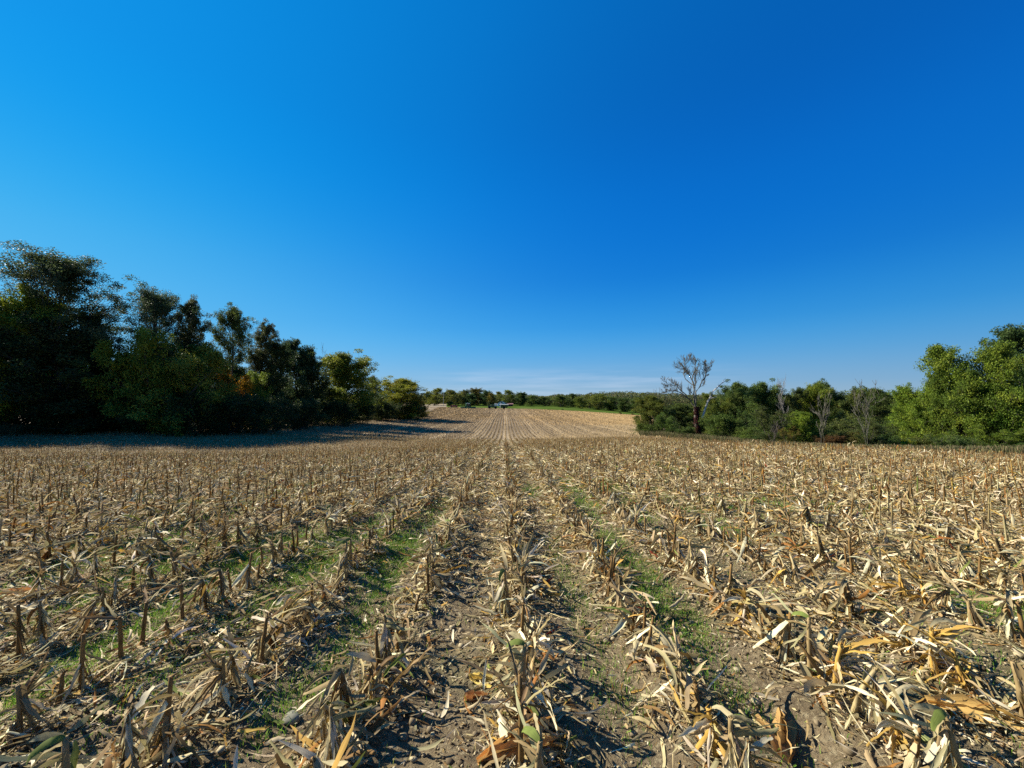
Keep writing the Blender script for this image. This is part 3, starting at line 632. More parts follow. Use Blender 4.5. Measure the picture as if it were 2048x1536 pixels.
husk(985, 1305, .12, .03, 1.5, (.62, .48, .24), 'narrow straw husk standing upright on the soil left of the centre row')
husk(1240, 1165, .2, .05, 1.3, (.62, .36, .08), 'orange husk caught on a stalk right of the centre row')
husk(50, 1190, .34, .05, .1, (.62, .33, .12), 'long orange leaf husk near the left edge')
husk(700, 1500, .2, .07, -.9, (.75, .62, .38), 'fanned cream husk at the bottom edge left of centre')
husk(1050, 1510, .4, .06, .25, (.62, .36, .12), 'long orange tan husk heap at the bottom of the centre row')
husk(1680, 1180, .18, .05, 1.0, (.62, .4, .1), 'orange yellow husk leaning on litter right of centre')
husk(1560, 1480, .3, .08, 1.1, (.46, .28, .1), 'broad brown twisted husk at the bottom right')
husk(1840, 1490, .34, .05, 1.7, (.30, .33, .12), 'folded olive green leaf at the bottom right corner area')
husk(1960, 1440, .36, .05, -.5, (.66, .42, .13), 'long golden husk blade in the bottom right corner')

# ------------------------------------------------------------------ trees
def tubes_np(lines, nr):
    V, Q = [], []; b = 0
    for pts, rad in lines:
        pts = np.asarray(pts, float); d = np.gradient(pts, axis=0); d /= np.linalg.norm(d, axis=1)[:, None] + 1e-9
        ref = np.where(np.abs(d[:, 2:3]) < .9, np.array([[0, 0, 1.]]), np.array([[1., 0, 0]])); a = np.cross(d, ref); a /= np.linalg.norm(a, axis=1)[:, None] + 1e-9; c = np.cross(d, a)
        k = np.arange(nr) * 2 * pi / nr; R = pts[:, None] + np.asarray(rad)[:, None, None] * (a[:, None] * np.cos(k)[None, :, None] + c[:, None] * np.sin(k)[None, :, None])
        V.append(R.reshape(-1, 3)); m = len(pts)
        i = (np.arange(m - 1)[:, None] * nr + np.arange(nr)); j = (np.arange(m - 1)[:, None] * nr + (np.arange(nr) + 1) % nr)
        Q.append((np.stack([i, j, j + nr, i + nr], -1) + b).reshape(-1, 4)); b += m * nr
    return np.concatenate(V), np.concatenate(Q)
def grow(r, p, d, L_, seg, up=.12, wob=.25):
    pts = [np.array(p, float)]; d = np.array(d, float); d /= np.linalg.norm(d)
    for _ in range(seg):
        d = d + r.normal(0, wob / seg ** .5, 3) + np.array([0, 0, up / seg * 2]); d /= np.linalg.norm(d); pts.append(pts[-1] + d * L_ / seg)
    return np.array(pts)
def leaves_np(r, C, size, flat=.5):
    n = len(C); nrm = r.normal(0, 1, (n, 3)); nrm[:, 2] += flat * 1.6; nrm /= np.linalg.norm(nrm, axis=1)[:, None]
    t = np.cross(nrm, r.normal(0, 1, (n, 3))); t /= np.linalg.norm(t, axis=1)[:, None] + 1e-9; b = np.cross(nrm, t)
    s = (size * r.uniform(.6, 1.3, n))[:, None]
    V = np.stack([C - t * s * .5, C + b * s * .3, C + t * s * .55, C - b * s * .3], 1); return V.reshape(-1, 3), np.arange(4 * n).reshape(-1, 4)
def tree_mesh(seed, h, R, cb, n1=26, n2=4, leaves=20000, size=.24, airy=.3, r0=.3, shape='round', clump=.9, hue=.12, up=.3, stems=1, bark=None, sparse_top=0., colors=None):
    r = np.random.default_rng(seed); lines = []; tips = []; tr = []
    for s_ in range(stems):
        a = r.uniform(0, 2 * pi); d = (cos(a) * .35 * (stems > 1), sin(a) * .35 * (stems > 1), 1)
        T = grow(r, (r.normal(0, .12) * (stems > 1), r.normal(0, .12) * (stems > 1), -.3), d, h * r.uniform(.84, .93), 12, up=.1, wob=.16); rt = r0 / stems ** .5 * np.linspace(1.15, .12, 13); rt[0] *= 1.5
        tr.append((T, rt)); lines.append((T, rt))
    for i in range(n1):
        T, rt = tr[i % stems]; f = (i + r.random()) / n1; zf = cb + (0.97 - cb) * f; k = min(zf / .9 * 12, 11.99); k0 = int(k); p = T[k0] * (1 - k + k0) + T[k0 + 1] * (k - k0)
        if shape == 'round': pr = sin(pi * min(.98, f * .78 + .2)) ** .75
        elif shape == 'umbrella': pr = (.35 + .75 * f) * (1 if f < .75 else (1 - (f - .75) * 2.6))
        elif shape == 'cone': pr = 1.05 - .8 * f ** 1.5
        else: pr = .75 + .3 * sin(pi * f) - .4 * max(0, f - .8) * 2
        Lb = max(.3, R * pr * r.uniform(.72, 1.12)); az = i * 2.4 + r.normal(0, .3); el = r.uniform(-.1, .5) + .9 * f
        B = grow(r, p, (cos(az) * cos(el), sin(az) * cos(el), sin(el)), Lb, 6, up=up, wob=.3); rb = np.linspace(max(.02, rt[k0] * .45), .012, 7); lines.append((B, rb))
        tips.append((B[-1], Lb, f)); tips.append((B[4], Lb, f)); tips.append((B[2], Lb, f))
        for _ in range(n2):
            q0 = r.integers(2, 6); dd = B[q0] - B[q0 - 1]; dd = dd / np.linalg.norm(dd) + r.normal(0, .65, 3)
            S2 = grow(r, B[q0], dd, Lb * r.uniform(.25, .55), 4, up=up, wob=.35); lines.append((S2, np.linspace(rb[q0] * .6, .008, 5))); tips.append((S2[-1], Lb, f))
            tips.append((S2[2], Lb, f))
    V, Q = tubes_np(lines, 5); tm = mesh_np('trunk', V, Q, bark or M_bark, smooth=True)
    tp = np.array([t[0] for t in tips]); keep = r.random(len(tp)) > airy * .5; tp = tp[keep]; fr = np.array([t[2] for t in tips])[keep]
    wgt = r.uniform(.3, 1.6, len(tp)) * (1 - sparse_top * fr); ci = r.choice(len(tp), leaves, p=wgt / wgt.sum())
    cs = clump * r.uniform(.55, 1.3, len(tp)) * (1 - .3 * fr)
    off = r.normal(0, 1, (leaves, 3)); off /= np.linalg.norm(off, axis=1)[:, None]; off *= (r.random(leaves) ** .45)[:, None]
    C = tp[ci] + off * cs[ci][:, None] * np.array([1, 1, .85 - .25 * airy]); C[:, 2] = np.maximum(C[:, 2], .08 * h * cb + .05)
    V, Q = leaves_np(r, C, np.full(leaves, size))
    cl = np.array(colors if colors is not None else [(.058, .08, .022), (.074, .10, .026), (.045, .066, .02), (.095, .112, .03)])
    cc = cl[r.integers(0, len(cl), len(tp))][ci] * r.uniform(1 - hue, 1 + hue, (leaves, 1)) * np.where(r.random((leaves, 1)) < .06, 1.5, 1)
    cm_ = mesh_np('crown', V, Q, M_leaf, leafcols(cc, 4, r, .05)); return tm, cm_
PRO = {
    'airy': tree_mesh(1, 22, 7.2, .22, 60, 7, 95000, .17, .3, .42, 'round', 1.0, up=.3, sparse_top=.15, colors=[(.058, .082, .034), (.052, .08, .03), (.07, .088, .04), (.046, .07, .026)]),
    'airy2': tree_mesh(2, 20, 4.8, .28, 48, 6, 60000, .17, .3, .30, 'round', .7, up=.45, sparse_top=.3, colors=[(.07, .085, .036), (.066, .088, .032), (.08, .088, .042)]),
    'slim': tree_mesh(3, 20, 4.2, .50, 44, 6, 34000, .18, .35, .24, 'round', .8, up=.5),
    'dense': tree_mesh(4, 18, 6.2, .06, 50, 5, 60000, .26, .1, .38, 'round', 1.15, up=.25),
    'dense2': tree_mesh(5, 14, 6.0, .04, 50, 5, 60000, .24, .1, .34, 'round', 1.1, up=.25),
    'tall': tree_mesh(6, 20, 5.2, .08, 50, 5, 50000, .25, .2, .36, 'column', 1.1, up=.35),
    'mid': tree_mesh(7, 11, 4.6, .03, 44, 5, 36000, .20, .15, .22, 'round', .85, up=.3, stems=2),
    'layer': tree_mesh(8, 11, 5.6, .02, 80, 6, 75000, .18, .12, .20, 'cone', .8, up=.12, stems=2),
    'sapling': tree_mesh(9, 7, 2.3, .05, 30, 5, 14000, .13, .4, .08, 'column', .5, up=.4, stems=2),
    'shrub': tree_mesh(10, 3.4, 2.3, .0, 34, 5, 16000, .12, .15, .05, 'round', .5, up=.4, stems=5),
    'shrub2': tree_mesh(12, 3.0, 2.0, .0, 34, 5, 11000, .10, .4, .04, 'round', .42, up=.6, stems=6),
    'fardense': tree_mesh(13, 14, 5.6, .03, 36, 4, 12000, .45, .1, .3, 'round', 1.4, up=.25),
    'farairy': tree_mesh(14, 14, 5.4, .06, 36, 4, 9000, .42, .3, .3, 'round', 1.1, up=.3),
    'farwide': tree_mesh(15, 12, 7.5, .03, 36, 4, 12000, .45, .1, .3, 'round', 1.5, up=.15)}
PH = {'airy': 22, 'airy2': 20, 'slim': 20, 'dense': 18, 'dense2': 14, 'tall': 20, 'mid': 11, 'layer': 11, 'sapling': 7, 'shrub': 3.4, 'shrub2': 3.0, 'fardense': 14, 'farairy': 14, 'farwide': 12}
trng = np.random.default_rng(4)
def extents(me):
    co = np.empty(len(me.vertices) * 3, np.float32); me.vertices.foreach_get('co', co); co = co.reshape(-1, 3)
    c = (np.percentile(co[:, :2], 3, axis=0) + np.percentile(co[:, :2], 97, axis=0)) / 2
    return float(np.percentile(co[:, 2], 99.7)), float(np.percentile(np.hypot(co[:, 0] - c[0], co[:, 1] - c[1]), 95)), float(c[0]), float(c[1])
EXT = {k: extents(v[1]) for k, v in PRO.items()}
GR = {'L': 'trees of the woodland edge on the left', 'R': 'trees of the hedgerow on the right', 'F': 'trees of the far treeline', 'S': 'shrubs along the field edges'}
def tree(kind, px, D, top, wpx, label, grp, tint=(1, 1, 1), bark=None, name='tree', cat='tree', z=None):
    if grp == 'F': tint = tuple(q * .85 for q in tint)
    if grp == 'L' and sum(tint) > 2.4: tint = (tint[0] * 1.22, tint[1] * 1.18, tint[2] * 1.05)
    if kind == 'airy': top += 8; wpx *= .87
    if kind in ('airy2', 'slim'): wpx *= .87
    """place a tree by the column it stands in, its distance, the row its top reaches and its crown's width"""
    X, Y, Z = ground_at(px, D); zt = at(px, top, D)[2]; h = max(1., zt - Z); eh, er, ecx, ecy = EXT[kind]
    s = h / eh; sx = (wpx / F * D / 2) / er if wpx else s
    sx = min(max(sx, s * .55), s * 1.9)
    an = trng.uniform(0, 2 * pi); X -= (ecx * cos(an) - ecy * sin(an)) * sx; Y -= (ecx * sin(an) + ecy * cos(an)) * sx
    o = empty(name, (X, Y, Z - .1), label, cat, GR[grp], an, (sx, sx, s))
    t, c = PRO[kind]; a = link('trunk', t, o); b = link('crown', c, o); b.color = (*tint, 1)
    if bark: a.material_slots[0].link = 'OBJECT'; a.material_slots[0].material = bark
    return o
G_, Y_, B_, O_ = (1, 1, 1), (1.75, 1.45, .75), (.72, .82, 1.0), (1.35, 1.2, .8)
for a in [
    ('airy', 95, 53.2, 495, 276, 'tallest airy tree at the far left with open twiggy top', 'L', (1.05, .95, .95)),
    ('dense', 20, 49.3, 572, 150, 'yellow green tree cut by the left picture edge', 'L', (2.4, 2.2, .9)),
    ('tall', 180, 54.5, 620, 70, 'dark slim tree leaning against the right flank of the tallest tree', 'L', B_),
    ('airy', 292, 55.8, 567, 190, 'second tall tree from the left with a domed airy crown', 'L', (.95, .95, 1)),
    ('airy2', 388, 60, 600, 80, 'narrow see-through tree between the domed tree and the round-headed one', 'L', (1, .95, .9)),
    ('slim', 464, 62, 610, 78, 'slim tree with bare stem and round head above orange foliage', 'L', (1, 1.02, .9)),
    ('airy2', 520, 70, 644, 71, 'thin greyish tree right behind the round-headed tree', 'L', (1, .95, .95)),
    ('tall', 545, 72, 682, 76, 'dark dense tree sloping right of the thin greyish tree', 'L', B_),
    ('dense', 596, 82, 680, 92, 'blue green tree with a two-lobed rounded top', 'L', B_),
    ('airy2', 628, 84, 698, 53, 'smaller right lobe tree with feathery edge', 'L', (.95, 1, 1)),
    ('dense2', 694, 95, 708, 138, 'large olive domed tree near the middle of the woodland edge', 'L', (2.0, 1.75, .85)),
    ('airy2', 752, 132, 752, 48, 'small pale tree peeping between the two olive domed trees', 'L', (1.3, 1.2, .8)),
    ('dense2', 800, 125, 756, 101, 'last round yellow olive tree at the end of the woodland edge', 'L', (2.5, 1.95, .8)),
    ('mid', 838, 134, 788, 39, 'low brownish tree tucked at the right foot of the last round tree', 'L', (1.6, 1.1, .6)),
    ('mid', 280, 51.25, 664, 126, 'sun-tinted green tree low in front of the domed tree', 'L', (2.0, 1.95, .95)),  # lighter leaf tint paints in sun coming through gaps in the wood
    ('mid', 372, 53.2, 682, 150, 'olive tree with sun-tinted leaves below the see-through tree', 'L', (2.2, 1.95, 1.1)),  # leaf colour brightened to stand for sunlight on this shaded crown
    ('mid', 500, 66, 745, 80, 'green small tree beneath the slim round-headed tree', 'L', (2.0, 2.0, 1.)),
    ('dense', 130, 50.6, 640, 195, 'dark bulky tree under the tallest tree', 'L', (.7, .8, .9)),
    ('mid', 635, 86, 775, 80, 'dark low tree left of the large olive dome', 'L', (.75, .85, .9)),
    ('mid', 468, 60, 735, 66, 'small orange leaved autumn tree glowing among the dark woodland', 'L', (4.6, 1.9, .55)),
    ('mid', 590, 76, 790, 57, 'dull russet small tree between the dark trees', 'L', (2.6, 1.2, .7)),
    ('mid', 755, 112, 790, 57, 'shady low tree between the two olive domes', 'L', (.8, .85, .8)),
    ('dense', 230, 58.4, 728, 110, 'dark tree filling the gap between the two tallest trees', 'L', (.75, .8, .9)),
    ('dense', 340, 59.7, 690, 126, 'shaded tree behind the olive sun-tinted tree', 'L', (.75, .8, .9)),
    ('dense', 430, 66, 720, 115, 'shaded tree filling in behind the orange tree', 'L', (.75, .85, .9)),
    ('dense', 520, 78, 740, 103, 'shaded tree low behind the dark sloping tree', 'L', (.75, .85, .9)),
    ('dense2', -150, 45, 610, 170, 'round tree just beyond the left picture edge', 'L', B_), ('dense2', -330, 42, 600, 200, 'round tree well beyond the left picture edge', 'L', B_),
    ('dense', -60, 62, 600, 190, 'dark tree behind the left picture edge', 'L', B_), ('dense', -190, 56, 620, 200, 'dark tree farthest out beyond the left edge', 'L', B_),
    ('dense', -80, 48, 600, 172, 'dark tree mostly outside the left picture edge', 'L', B_),
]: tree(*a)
for px, D, top, wp, lab in [(20, 51, 770, 130, 'dark shrub at the foot of the leftmost tree'), (120, 51.5, 785, 120, 'black green shrub under the tallest tree'), (205, 52, 775, 110, 'shaded shrub below the gap beside the tallest tree'),
                            (300, 52.5, 790, 120, 'low shaded shrub under the sun-tinted green tree'), (390, 53.5, 780, 120, 'broad shaded shrub under the olive tree'), (470, 56, 785, 110, 'dark shrub in front of the orange tree'),
                            (545, 60, 790, 90, 'shaded shrub under the dark sloping tree'), (610, 70, 795, 80, 'dark shrub at the foot of the two-lobed tree'), (670, 84, 800, 70, 'dark shrub left below the olive dome'),
                            (725, 96, 800, 60, 'shaded shrub right below the olive dome'), (775, 112, 802, 50, 'dark shrub beneath the last round tree'), (822, 124, 803, 40, 'small dull shrub right of the last round tree'),
                            (836, 150, 812, 40, 'low grey green weed bush where the track meets the woodland')]:
    tree('shrub', px, D, top, wp, lab, 'S', (.8, .85, .85), name='shrub', cat='shrub')
# right hedgerow
for a in [
    ('dense2', 1300, 72, 790, 74, 'rounded olive tree forming the left end of the right hedgerow', 'R', (1.5, 1.3, .75)),
    ('dense2', 1350, 76, 806, 62, 'small green tree between the end tree and the dead tree', 'R', (1.2, 1.2, .9)),
    ('dense2', 1465, 70, 764, 78, 'green domed tree just right of the dead tree', 'R', (1.15, 1.25, 1)),
    ('dense2', 1388, 82, 802, 70, 'low green tree seen behind the dead tree trunk', 'R', (1.2, 1.25, .85)), ('mid', 1415, 74, 792, 56, 'small tree right behind the dead tree', 'R', (1.3, 1.3, .8)),
    ('mid', 1432, 66, 785, 60, 'yellow green tree partly behind the pale broken limbs', 'R', (1.6, 1.5, .8)),
    ('dense2', 1532, 64, 764, 84, 'broad green hedgerow tree with a flat sunlit top', 'R', (1.2, 1.35, 1)),
    ('mid', 1578, 62, 776, 54, 'grey green tree right of the flat-topped tree', 'R', (1.15, 1.1, .95)),
    ('dense2', 1622, 63, 768, 70, 'tree hung with lime yellow leaves in the hedgerow middle', 'R', (2.1, 1.95, .8)),
    ('dense2', 1655, 68, 763, 64, 'dark green tree with a lifted right shoulder', 'R', (.9, 1.0, .9)),
    ('mid', 1700, 66, 775, 66, 'pale olive tree behind the grey bare sapling', 'R', (1.5, 1.4, .95)),
    ('dense2', 1745, 76, 776, 80, 'dull green rounded tree before the low gap', 'R', (1.05, 1.1, .9)),
    ('dense2', 1790, 104, 790, 70, 'farther low tree seen over the pasture gap', 'R', (1.1, 1.15, .9)),
    ('layer', 1838, 46, 768, 96, 'bright lime green tree left of the big layered tree', 'R', (2.0, 2.15, .8)),
    ('layer', 1955, 42, 684, 150, 'big layered yellow green tree with pointed top', 'R', (1.85, 1.9, .75)),
    ('layer', 1900, 43, 742, 84, 'left shoulder of layered foliage below the pointed tree', 'R', (1.6, 1.7, .8)),
    ('tall', 2055, 46, 646, 110, 'tall blue green tree cut by the right picture edge', 'R', (.95, 1.1, 1.1)),
    ('layer', 2030, 40, 765, 110, 'fresh green low tree at the right picture edge', 'R', (1.4, 1.9, .7)),
    ('sapling', 1498, 58, 815, 44, 'slim green sapling right of the vine clad stump', 'R', (1.0, 1.2, .9)),
    ('sapling', 1545, 46, 812, 70, 'dark twiggy sapling with thin twin stems', 'R', (.95, .9, .8)),
    ('layer', 1605, 46, 822, 76, 'lime green young tree in front of the hedgerow', 'R', (2.1, 2.2, .85)),
    ('sapling', 1722, 42, 838, 80, 'sparse grey sapling behind the bare twigs', 'R', (1.0, .95, .85)),
    ('sapling', 1575, 44, 850, 40, 'brownish thin sapling beside the lime green young tree', 'R', (1.8, 1.1, .8)),
    ('sapling', 1985, 37, 850, 70, 'young yellow green tree with pale stem under the big layered tree', 'R', (1.8, 1.9, .8)),
]: tree(*a)
for px, D, top, wp, lab, tn in [
    (1290, 70, 846, 50, 'leafy shrub at the field corner below the end tree', (1.2, 1.3, .9)), (1330, 67, 828, 56, 'green shrub left of the dead tree foot', (1.1, 1.3, .9)), (1372, 62, 852, 44, 'low green shrub touching the dead tree foot', (1.1, 1.2, .9)),
    (1442, 60, 826, 70, 'wide green shrub right of the dead tree foot', (1.2, 1.35, .9)), (1500, 54, 852, 70, 'light green shrub under the slim sapling', (1.3, 1.4, .9)), (1540, 50, 862, 60, 'dark shrub at the twin-stemmed sapling', (.9, 1, .9)),
    (1662, 42, 868, 56, 'dark red leaved shrub with a pale stem', (1.25, .5, .6)), (1700, 43, 862, 50, 'reddish brown shrub right of the dark red one', (1.5, 1.0, .8)), (1690, 52, 838, 80, 'dusty green shrub behind the red leaved one', (1.2, 1.1, .95)),
    (1760, 48, 848, 90, 'grey green bush in front of the pasture gap', (1.1, 1.15, 1.0)), (1770, 42, 868, 70, 'dark green low bush right of the grey sapling', (.85, 1.05, .85)), (1812, 40, 878, 26, 'small yellow leaved bush at the weedy field edge', (4.0, 3.2, .8)),
    (1850, 41, 872, 90, 'dusty brown green bush below the lime green tree', (1.25, 1.1, .9)), (1905, 38, 868, 90, 'grey green bush left below the big layered tree', (1.05, 1.2, 1.0)), (1950, 36, 884, 70, 'olive bush under the big layered tree', (1.1, 1.1, .8)),
    (2010, 36, 886, 60, 'low bush by the pale stemmed young tree', (1.0, 1.1, .8)), (2060, 34, 884, 80, 'dark bush at the right picture edge', (.9, 1.1, .85)), (1625, 45, 866, 50, 'green brush right of the lime green young tree', (1.2, 1.3, .8)),
    (1800, 50, 838, 80, 'olive bush before the lime green tree', (1.1, 1.2, .9)), (1715, 58, 826, 70, 'pale bush behind the grey sapling', (1.3, 1.25, 1.0))]:
    tree('shrub' if int(px) % 2 == 0 else 'shrub2', px, D, top, wp, lab, 'S', tn, name='shrub', cat='shrub')
# far treeline
FAR = [
    ('farairy', 872, 335, 776, 34, 'tall pale yellow tree at the left end of the far treeline', (2.1, 1.7, .9)), ('farairy', 858, 350, 782, 20, 'small yellowish tree beside the left end of the far treeline', (2.0, 1.6, .8)),
    ('farwide', 905, 350, 779, 36, 'wide olive brown tree behind the red vehicle', (1.9, 1.5, .95)), ('fardense', 933, 360, 779, 18, 'dark narrow tree left of the rusty topped tree', (1, .9, .9)),
    ('fardense', 955, 370, 776, 30, 'rusty topped tree highest in the far treeline', (1.6, 1.05, .8)), ('fardense', 940, 345, 787, 26, 'blue green tree below the rusty topped tree', (.85, 1.05, 1.05)),
    ('fardense', 975, 360, 781, 24, 'dark blue green tree left of the white house', (.75, .95, 1.05)), ('farairy', 984, 352, 786, 16, 'small orange brown tree left behind the white house', (2.0, 1.3, .9)),
    ('farairy', 1000, 385, 783, 18, 'brownish tree just behind the white house roof', (1.6, 1.3, .85)), ('farairy', 1018, 375, 780, 30, 'pale green tree right behind the white house', (1.7, 1.6, 1.0)),
    ('fardense', 1040, 385, 784, 26, 'dark green tree two crowns right of the house', (1, 1.1, .9)), ('farwide', 1062, 400, 790, 36, 'low green tree where the far treeline dips', (1.2, 1.3, .9)),
    ('farwide', 1090, 400, 793, 40, 'dull green wide tree right of the treeline dip', (1.0, 1.1, .9)), ('farwide', 1122, 390, 790, 40, 'mid green wide tree above the meadow middle', (1.2, 1.25, .85)),
    ('fardense', 1145, 420, 787, 40, 'dark wide tree on the far rise', (.8, .9, .85)), ('farairy', 1160, 370, 793, 34, 'yellow green tree standing forward on the meadow edge', (1.7, 1.6, .85)),
    ('farwide', 1198, 370, 788, 44, 'large pale olive tree above the right meadow', (1.7, 1.5, .9)), ('fardense', 1225, 365, 793, 30, 'green tree right of the large pale olive tree', (1.1, 1.15, .85)),
    ('fardense', 1250, 350, 795, 34, 'dark green tree near the field corner', (.9, 1.0, .85)), ('fardense', 1275, 340, 794, 30, 'dark tree half hidden by the hedgerow end', (.9, 1.0, .85)),
    ('farairy', 1178, 400, 789, 26, 'brown green tree left of the large pale olive one', (1.4, 1.2, .8)), ('fardense', 925, 380, 785, 20, 'grey brown tree between the wide olive and dark trees', (1.4, 1.15, .95))]
for k, px, D, top, wp, lab, tn in FAR: tree(k, px, D, top, wp * 1.3, lab, 'F', tuple(q * 1.35 for q in tn))
for px, D, top, wp, lab, tn in [(900, 330, 802, 12, 'small round bush on the far meadow left of the harvester', (1, 1.2, 1)), (978, 335, 801, 10, 'round dark bush left of the white house', (.9, .9, .9)),
                                (1125, 300, 817, 5, 'tiny lone bush on the meadow rim', (1.2, 1.5, .9)), (1240, 300, 824, 22, 'low scrub clump near the meadow corner', (1.2, 1.0, .9)), (1265, 290, 826, 22, 'brownish scrub clump at the field corner', (1.4, 1.1, .8))]:
    tree('shrub', px, D, top, wp, lab, 'S', tn, name='shrub', cat='shrub')
# woodland masses
def mass(name, pts, size, cols, label):
    c = np.array(cols)[rng.integers(0, len(cols), len(pts))] * rng.uniform(.7, 1.2, (len(pts), 1)); V, Q = leaves_np(rng, pts, np.full(len(pts), size)); o = link(name, mesh_np(name, V, Q, M_leaf, leafcols(c, 4)))
    o.color = (1, 1, 1, 1); return tag(o, label, 'woodland' if 'wood' in name else 'undergrowth', kind='stuff')
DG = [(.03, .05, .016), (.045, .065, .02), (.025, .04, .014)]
def band(n, y0, y1, xf, depth, hf, lump, seed):
    r = np.random.default_rng(seed); y = r.uniform(y0, y1, n); x = xf(y) - r.uniform(0, depth, n); H = hf(y) * (.75 + .5 * vnoise(x, y, lump, seed)); z = base_z(x, y) + H * r.random(n) ** .8; return np.c_[x, y, z]
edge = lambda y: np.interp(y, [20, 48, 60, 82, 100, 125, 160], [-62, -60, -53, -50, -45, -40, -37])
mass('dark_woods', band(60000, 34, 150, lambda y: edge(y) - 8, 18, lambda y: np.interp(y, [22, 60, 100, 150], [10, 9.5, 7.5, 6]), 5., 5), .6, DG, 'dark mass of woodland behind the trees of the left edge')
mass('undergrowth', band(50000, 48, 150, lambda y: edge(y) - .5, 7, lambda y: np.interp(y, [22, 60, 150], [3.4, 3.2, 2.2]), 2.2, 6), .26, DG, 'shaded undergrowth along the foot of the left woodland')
r = np.random.default_rng(8); n = 75000; x = r.uniform(-120, 330, n); y = r.uniform(425, 520, n); H = 6.5 + 6 * vnoise(x, y, 16, 51) + np.clip((x - 50) / 90, 0, 1) * 9; z = base_z(x, y) + H * r.random(n) ** .7
mass('distant_woods', np.c_[x, y, z], 1.7, [(.09, .115, .04), (.11, .12, .045), (.12, .105, .045)], 'continuous low woodland closing the horizon behind the meadow')
r = np.random.default_rng(9); n = 60000; y = r.uniform(104, 140, n); x = r.uniform(.56, 1.6, n) * y; H = 6.5 + 3.5 * vnoise(x, y, 7, 52); z = base_z(x, y) + H * r.random(n) ** .8
mass('pasture_woods', np.c_[x, y, z], .55, [(.08, .115, .035), (.11, .14, .045)], 'green woodland beyond the pasture behind the right hedgerow')
# weeds at the hedge foot
def weeds(n, f, label, hmax, cols, name):
    x, y = f(n); n = len(x); h = rng.uniform(.3, 1, n) * hmax; a = rng.uniform(0, 2 * pi, n); z = base_z(x, y); b = .02; dx, dy = np.cos(a) * b, np.sin(a) * b; lx, ly = rng.normal(0, .25, n) * h, rng.normal(0, .25, n) * h
    V = np.stack([np.c_[x - dx, y - dy, z], np.c_[x + dx, y + dy, z], np.c_[x + dx * .5 + lx, y + dy * .5 + ly, z + h], np.c_[x - dx * .5 + lx, y - dy * .5 + ly, z + h * .95]], 1)
    c = np.array(cols)[rng.integers(0, len(cols), n)] * rng.uniform(.7, 1.2, (n, 1)); tag(link(name, mesh_np(name, V.reshape(-1, 3), np.arange(4 * n).reshape(-1, 4), M_grass, leafcols(c, 4))), label, 'weeds', kind='stuff')
def hedgefoot(n):
    px = rng.uniform(1280, 2150, n); D = np.interp(px, [1280, 1400, 1560, 1700, 1850, 2150], [74, 64, 50, 41, 36, 31]) + rng.uniform(-7, 4, n) ; u = (px - 1010) / F; return u * D, D
weeds(75000, hedgefoot, 'dusty brown green weeds along the foot of the right hedgerow', 1.0, [(.15, .13, .055), (.10, .11, .04), (.20, .16, .085), (.07, .09, .03), (.14, .10, .055)], 'weeds')

def woodfoot(n):
    y = rng.uniform(46, 160, n); return edge(y) + rng.uniform(1, 7, n) * (.5 + vnoise(y, y * 0, 5, 71)), y
weeds(60000, woodfoot, 'ragged tall weeds and grass along the foot of the left woodland', 1.3, [(.10, .11, .04), (.07, .09, .03), (.16, .13, .06), (.12, .12, .05)], 'woodland_edge_weeds')

# ------------------------------------------------------------------ bare trees
def bare(seed, stems, lv, nsub, ratio, r0, mat_idx=0, spread=.75, up=.25, jit=.3):
    r = np.random.default_rng(seed); lines = []
    def sub(B, rb, L_, k):
        if k == 0: return
        m = len(B) - 1
        for i in range(nsub):
            q0 = int(np.clip(round(m * (.25 + .72 * (i + r.random()) / nsub)), 1, m)); dd = B[q0] - B[q0 - 1]; dd = dd / np.linalg.norm(dd); pr = r.normal(0, 1, 3); pr -= pr.dot(dd) * dd; pr /= np.linalg.norm(pr)
            l2 = L_ * ratio * r.uniform(.6, 1.15); S2 = grow(r, B[q0], dd + pr * spread, l2, 5, up=up, wob=jit); r2 = np.linspace(max(rb[q0] * .5, .014), .010, 6); lines.append((S2, r2)); sub(S2, r2, l2, k - 1)
    for P, r_a, r_b, go in stems:
        P = np.array(P, float); t = np.linspace(0, 1, len(P)); tt = np.linspace(0, 1, 9); B = np.stack([np.interp(tt, t, P[:, k]) for k in range(3)], 1) + np.r_[[[0, 0, 0]], r.normal(0, .08, (8, 3))]
        rb = np.linspace(r_a, r_b, 9); lines.append((B, rb)); L_ = np.linalg.norm(np.diff(B, axis=0), axis=1).sum()
        if go: sub(B, rb, L_ * go, lv)
    V, Q = tubes_np(lines, 5); return V, Q
DT = 64.; X, Y, Z = ground_at(1393, DT); k = DT / F
def dp(px, py, dy=0): p = at(px, py, DT); return (p[0] - X, dy, p[2] - Z)
dead = empty('dead_tree', (X, Y, Z), 'tall leafless dead tree with spreading twigs and dark vine on its trunk', 'tree')
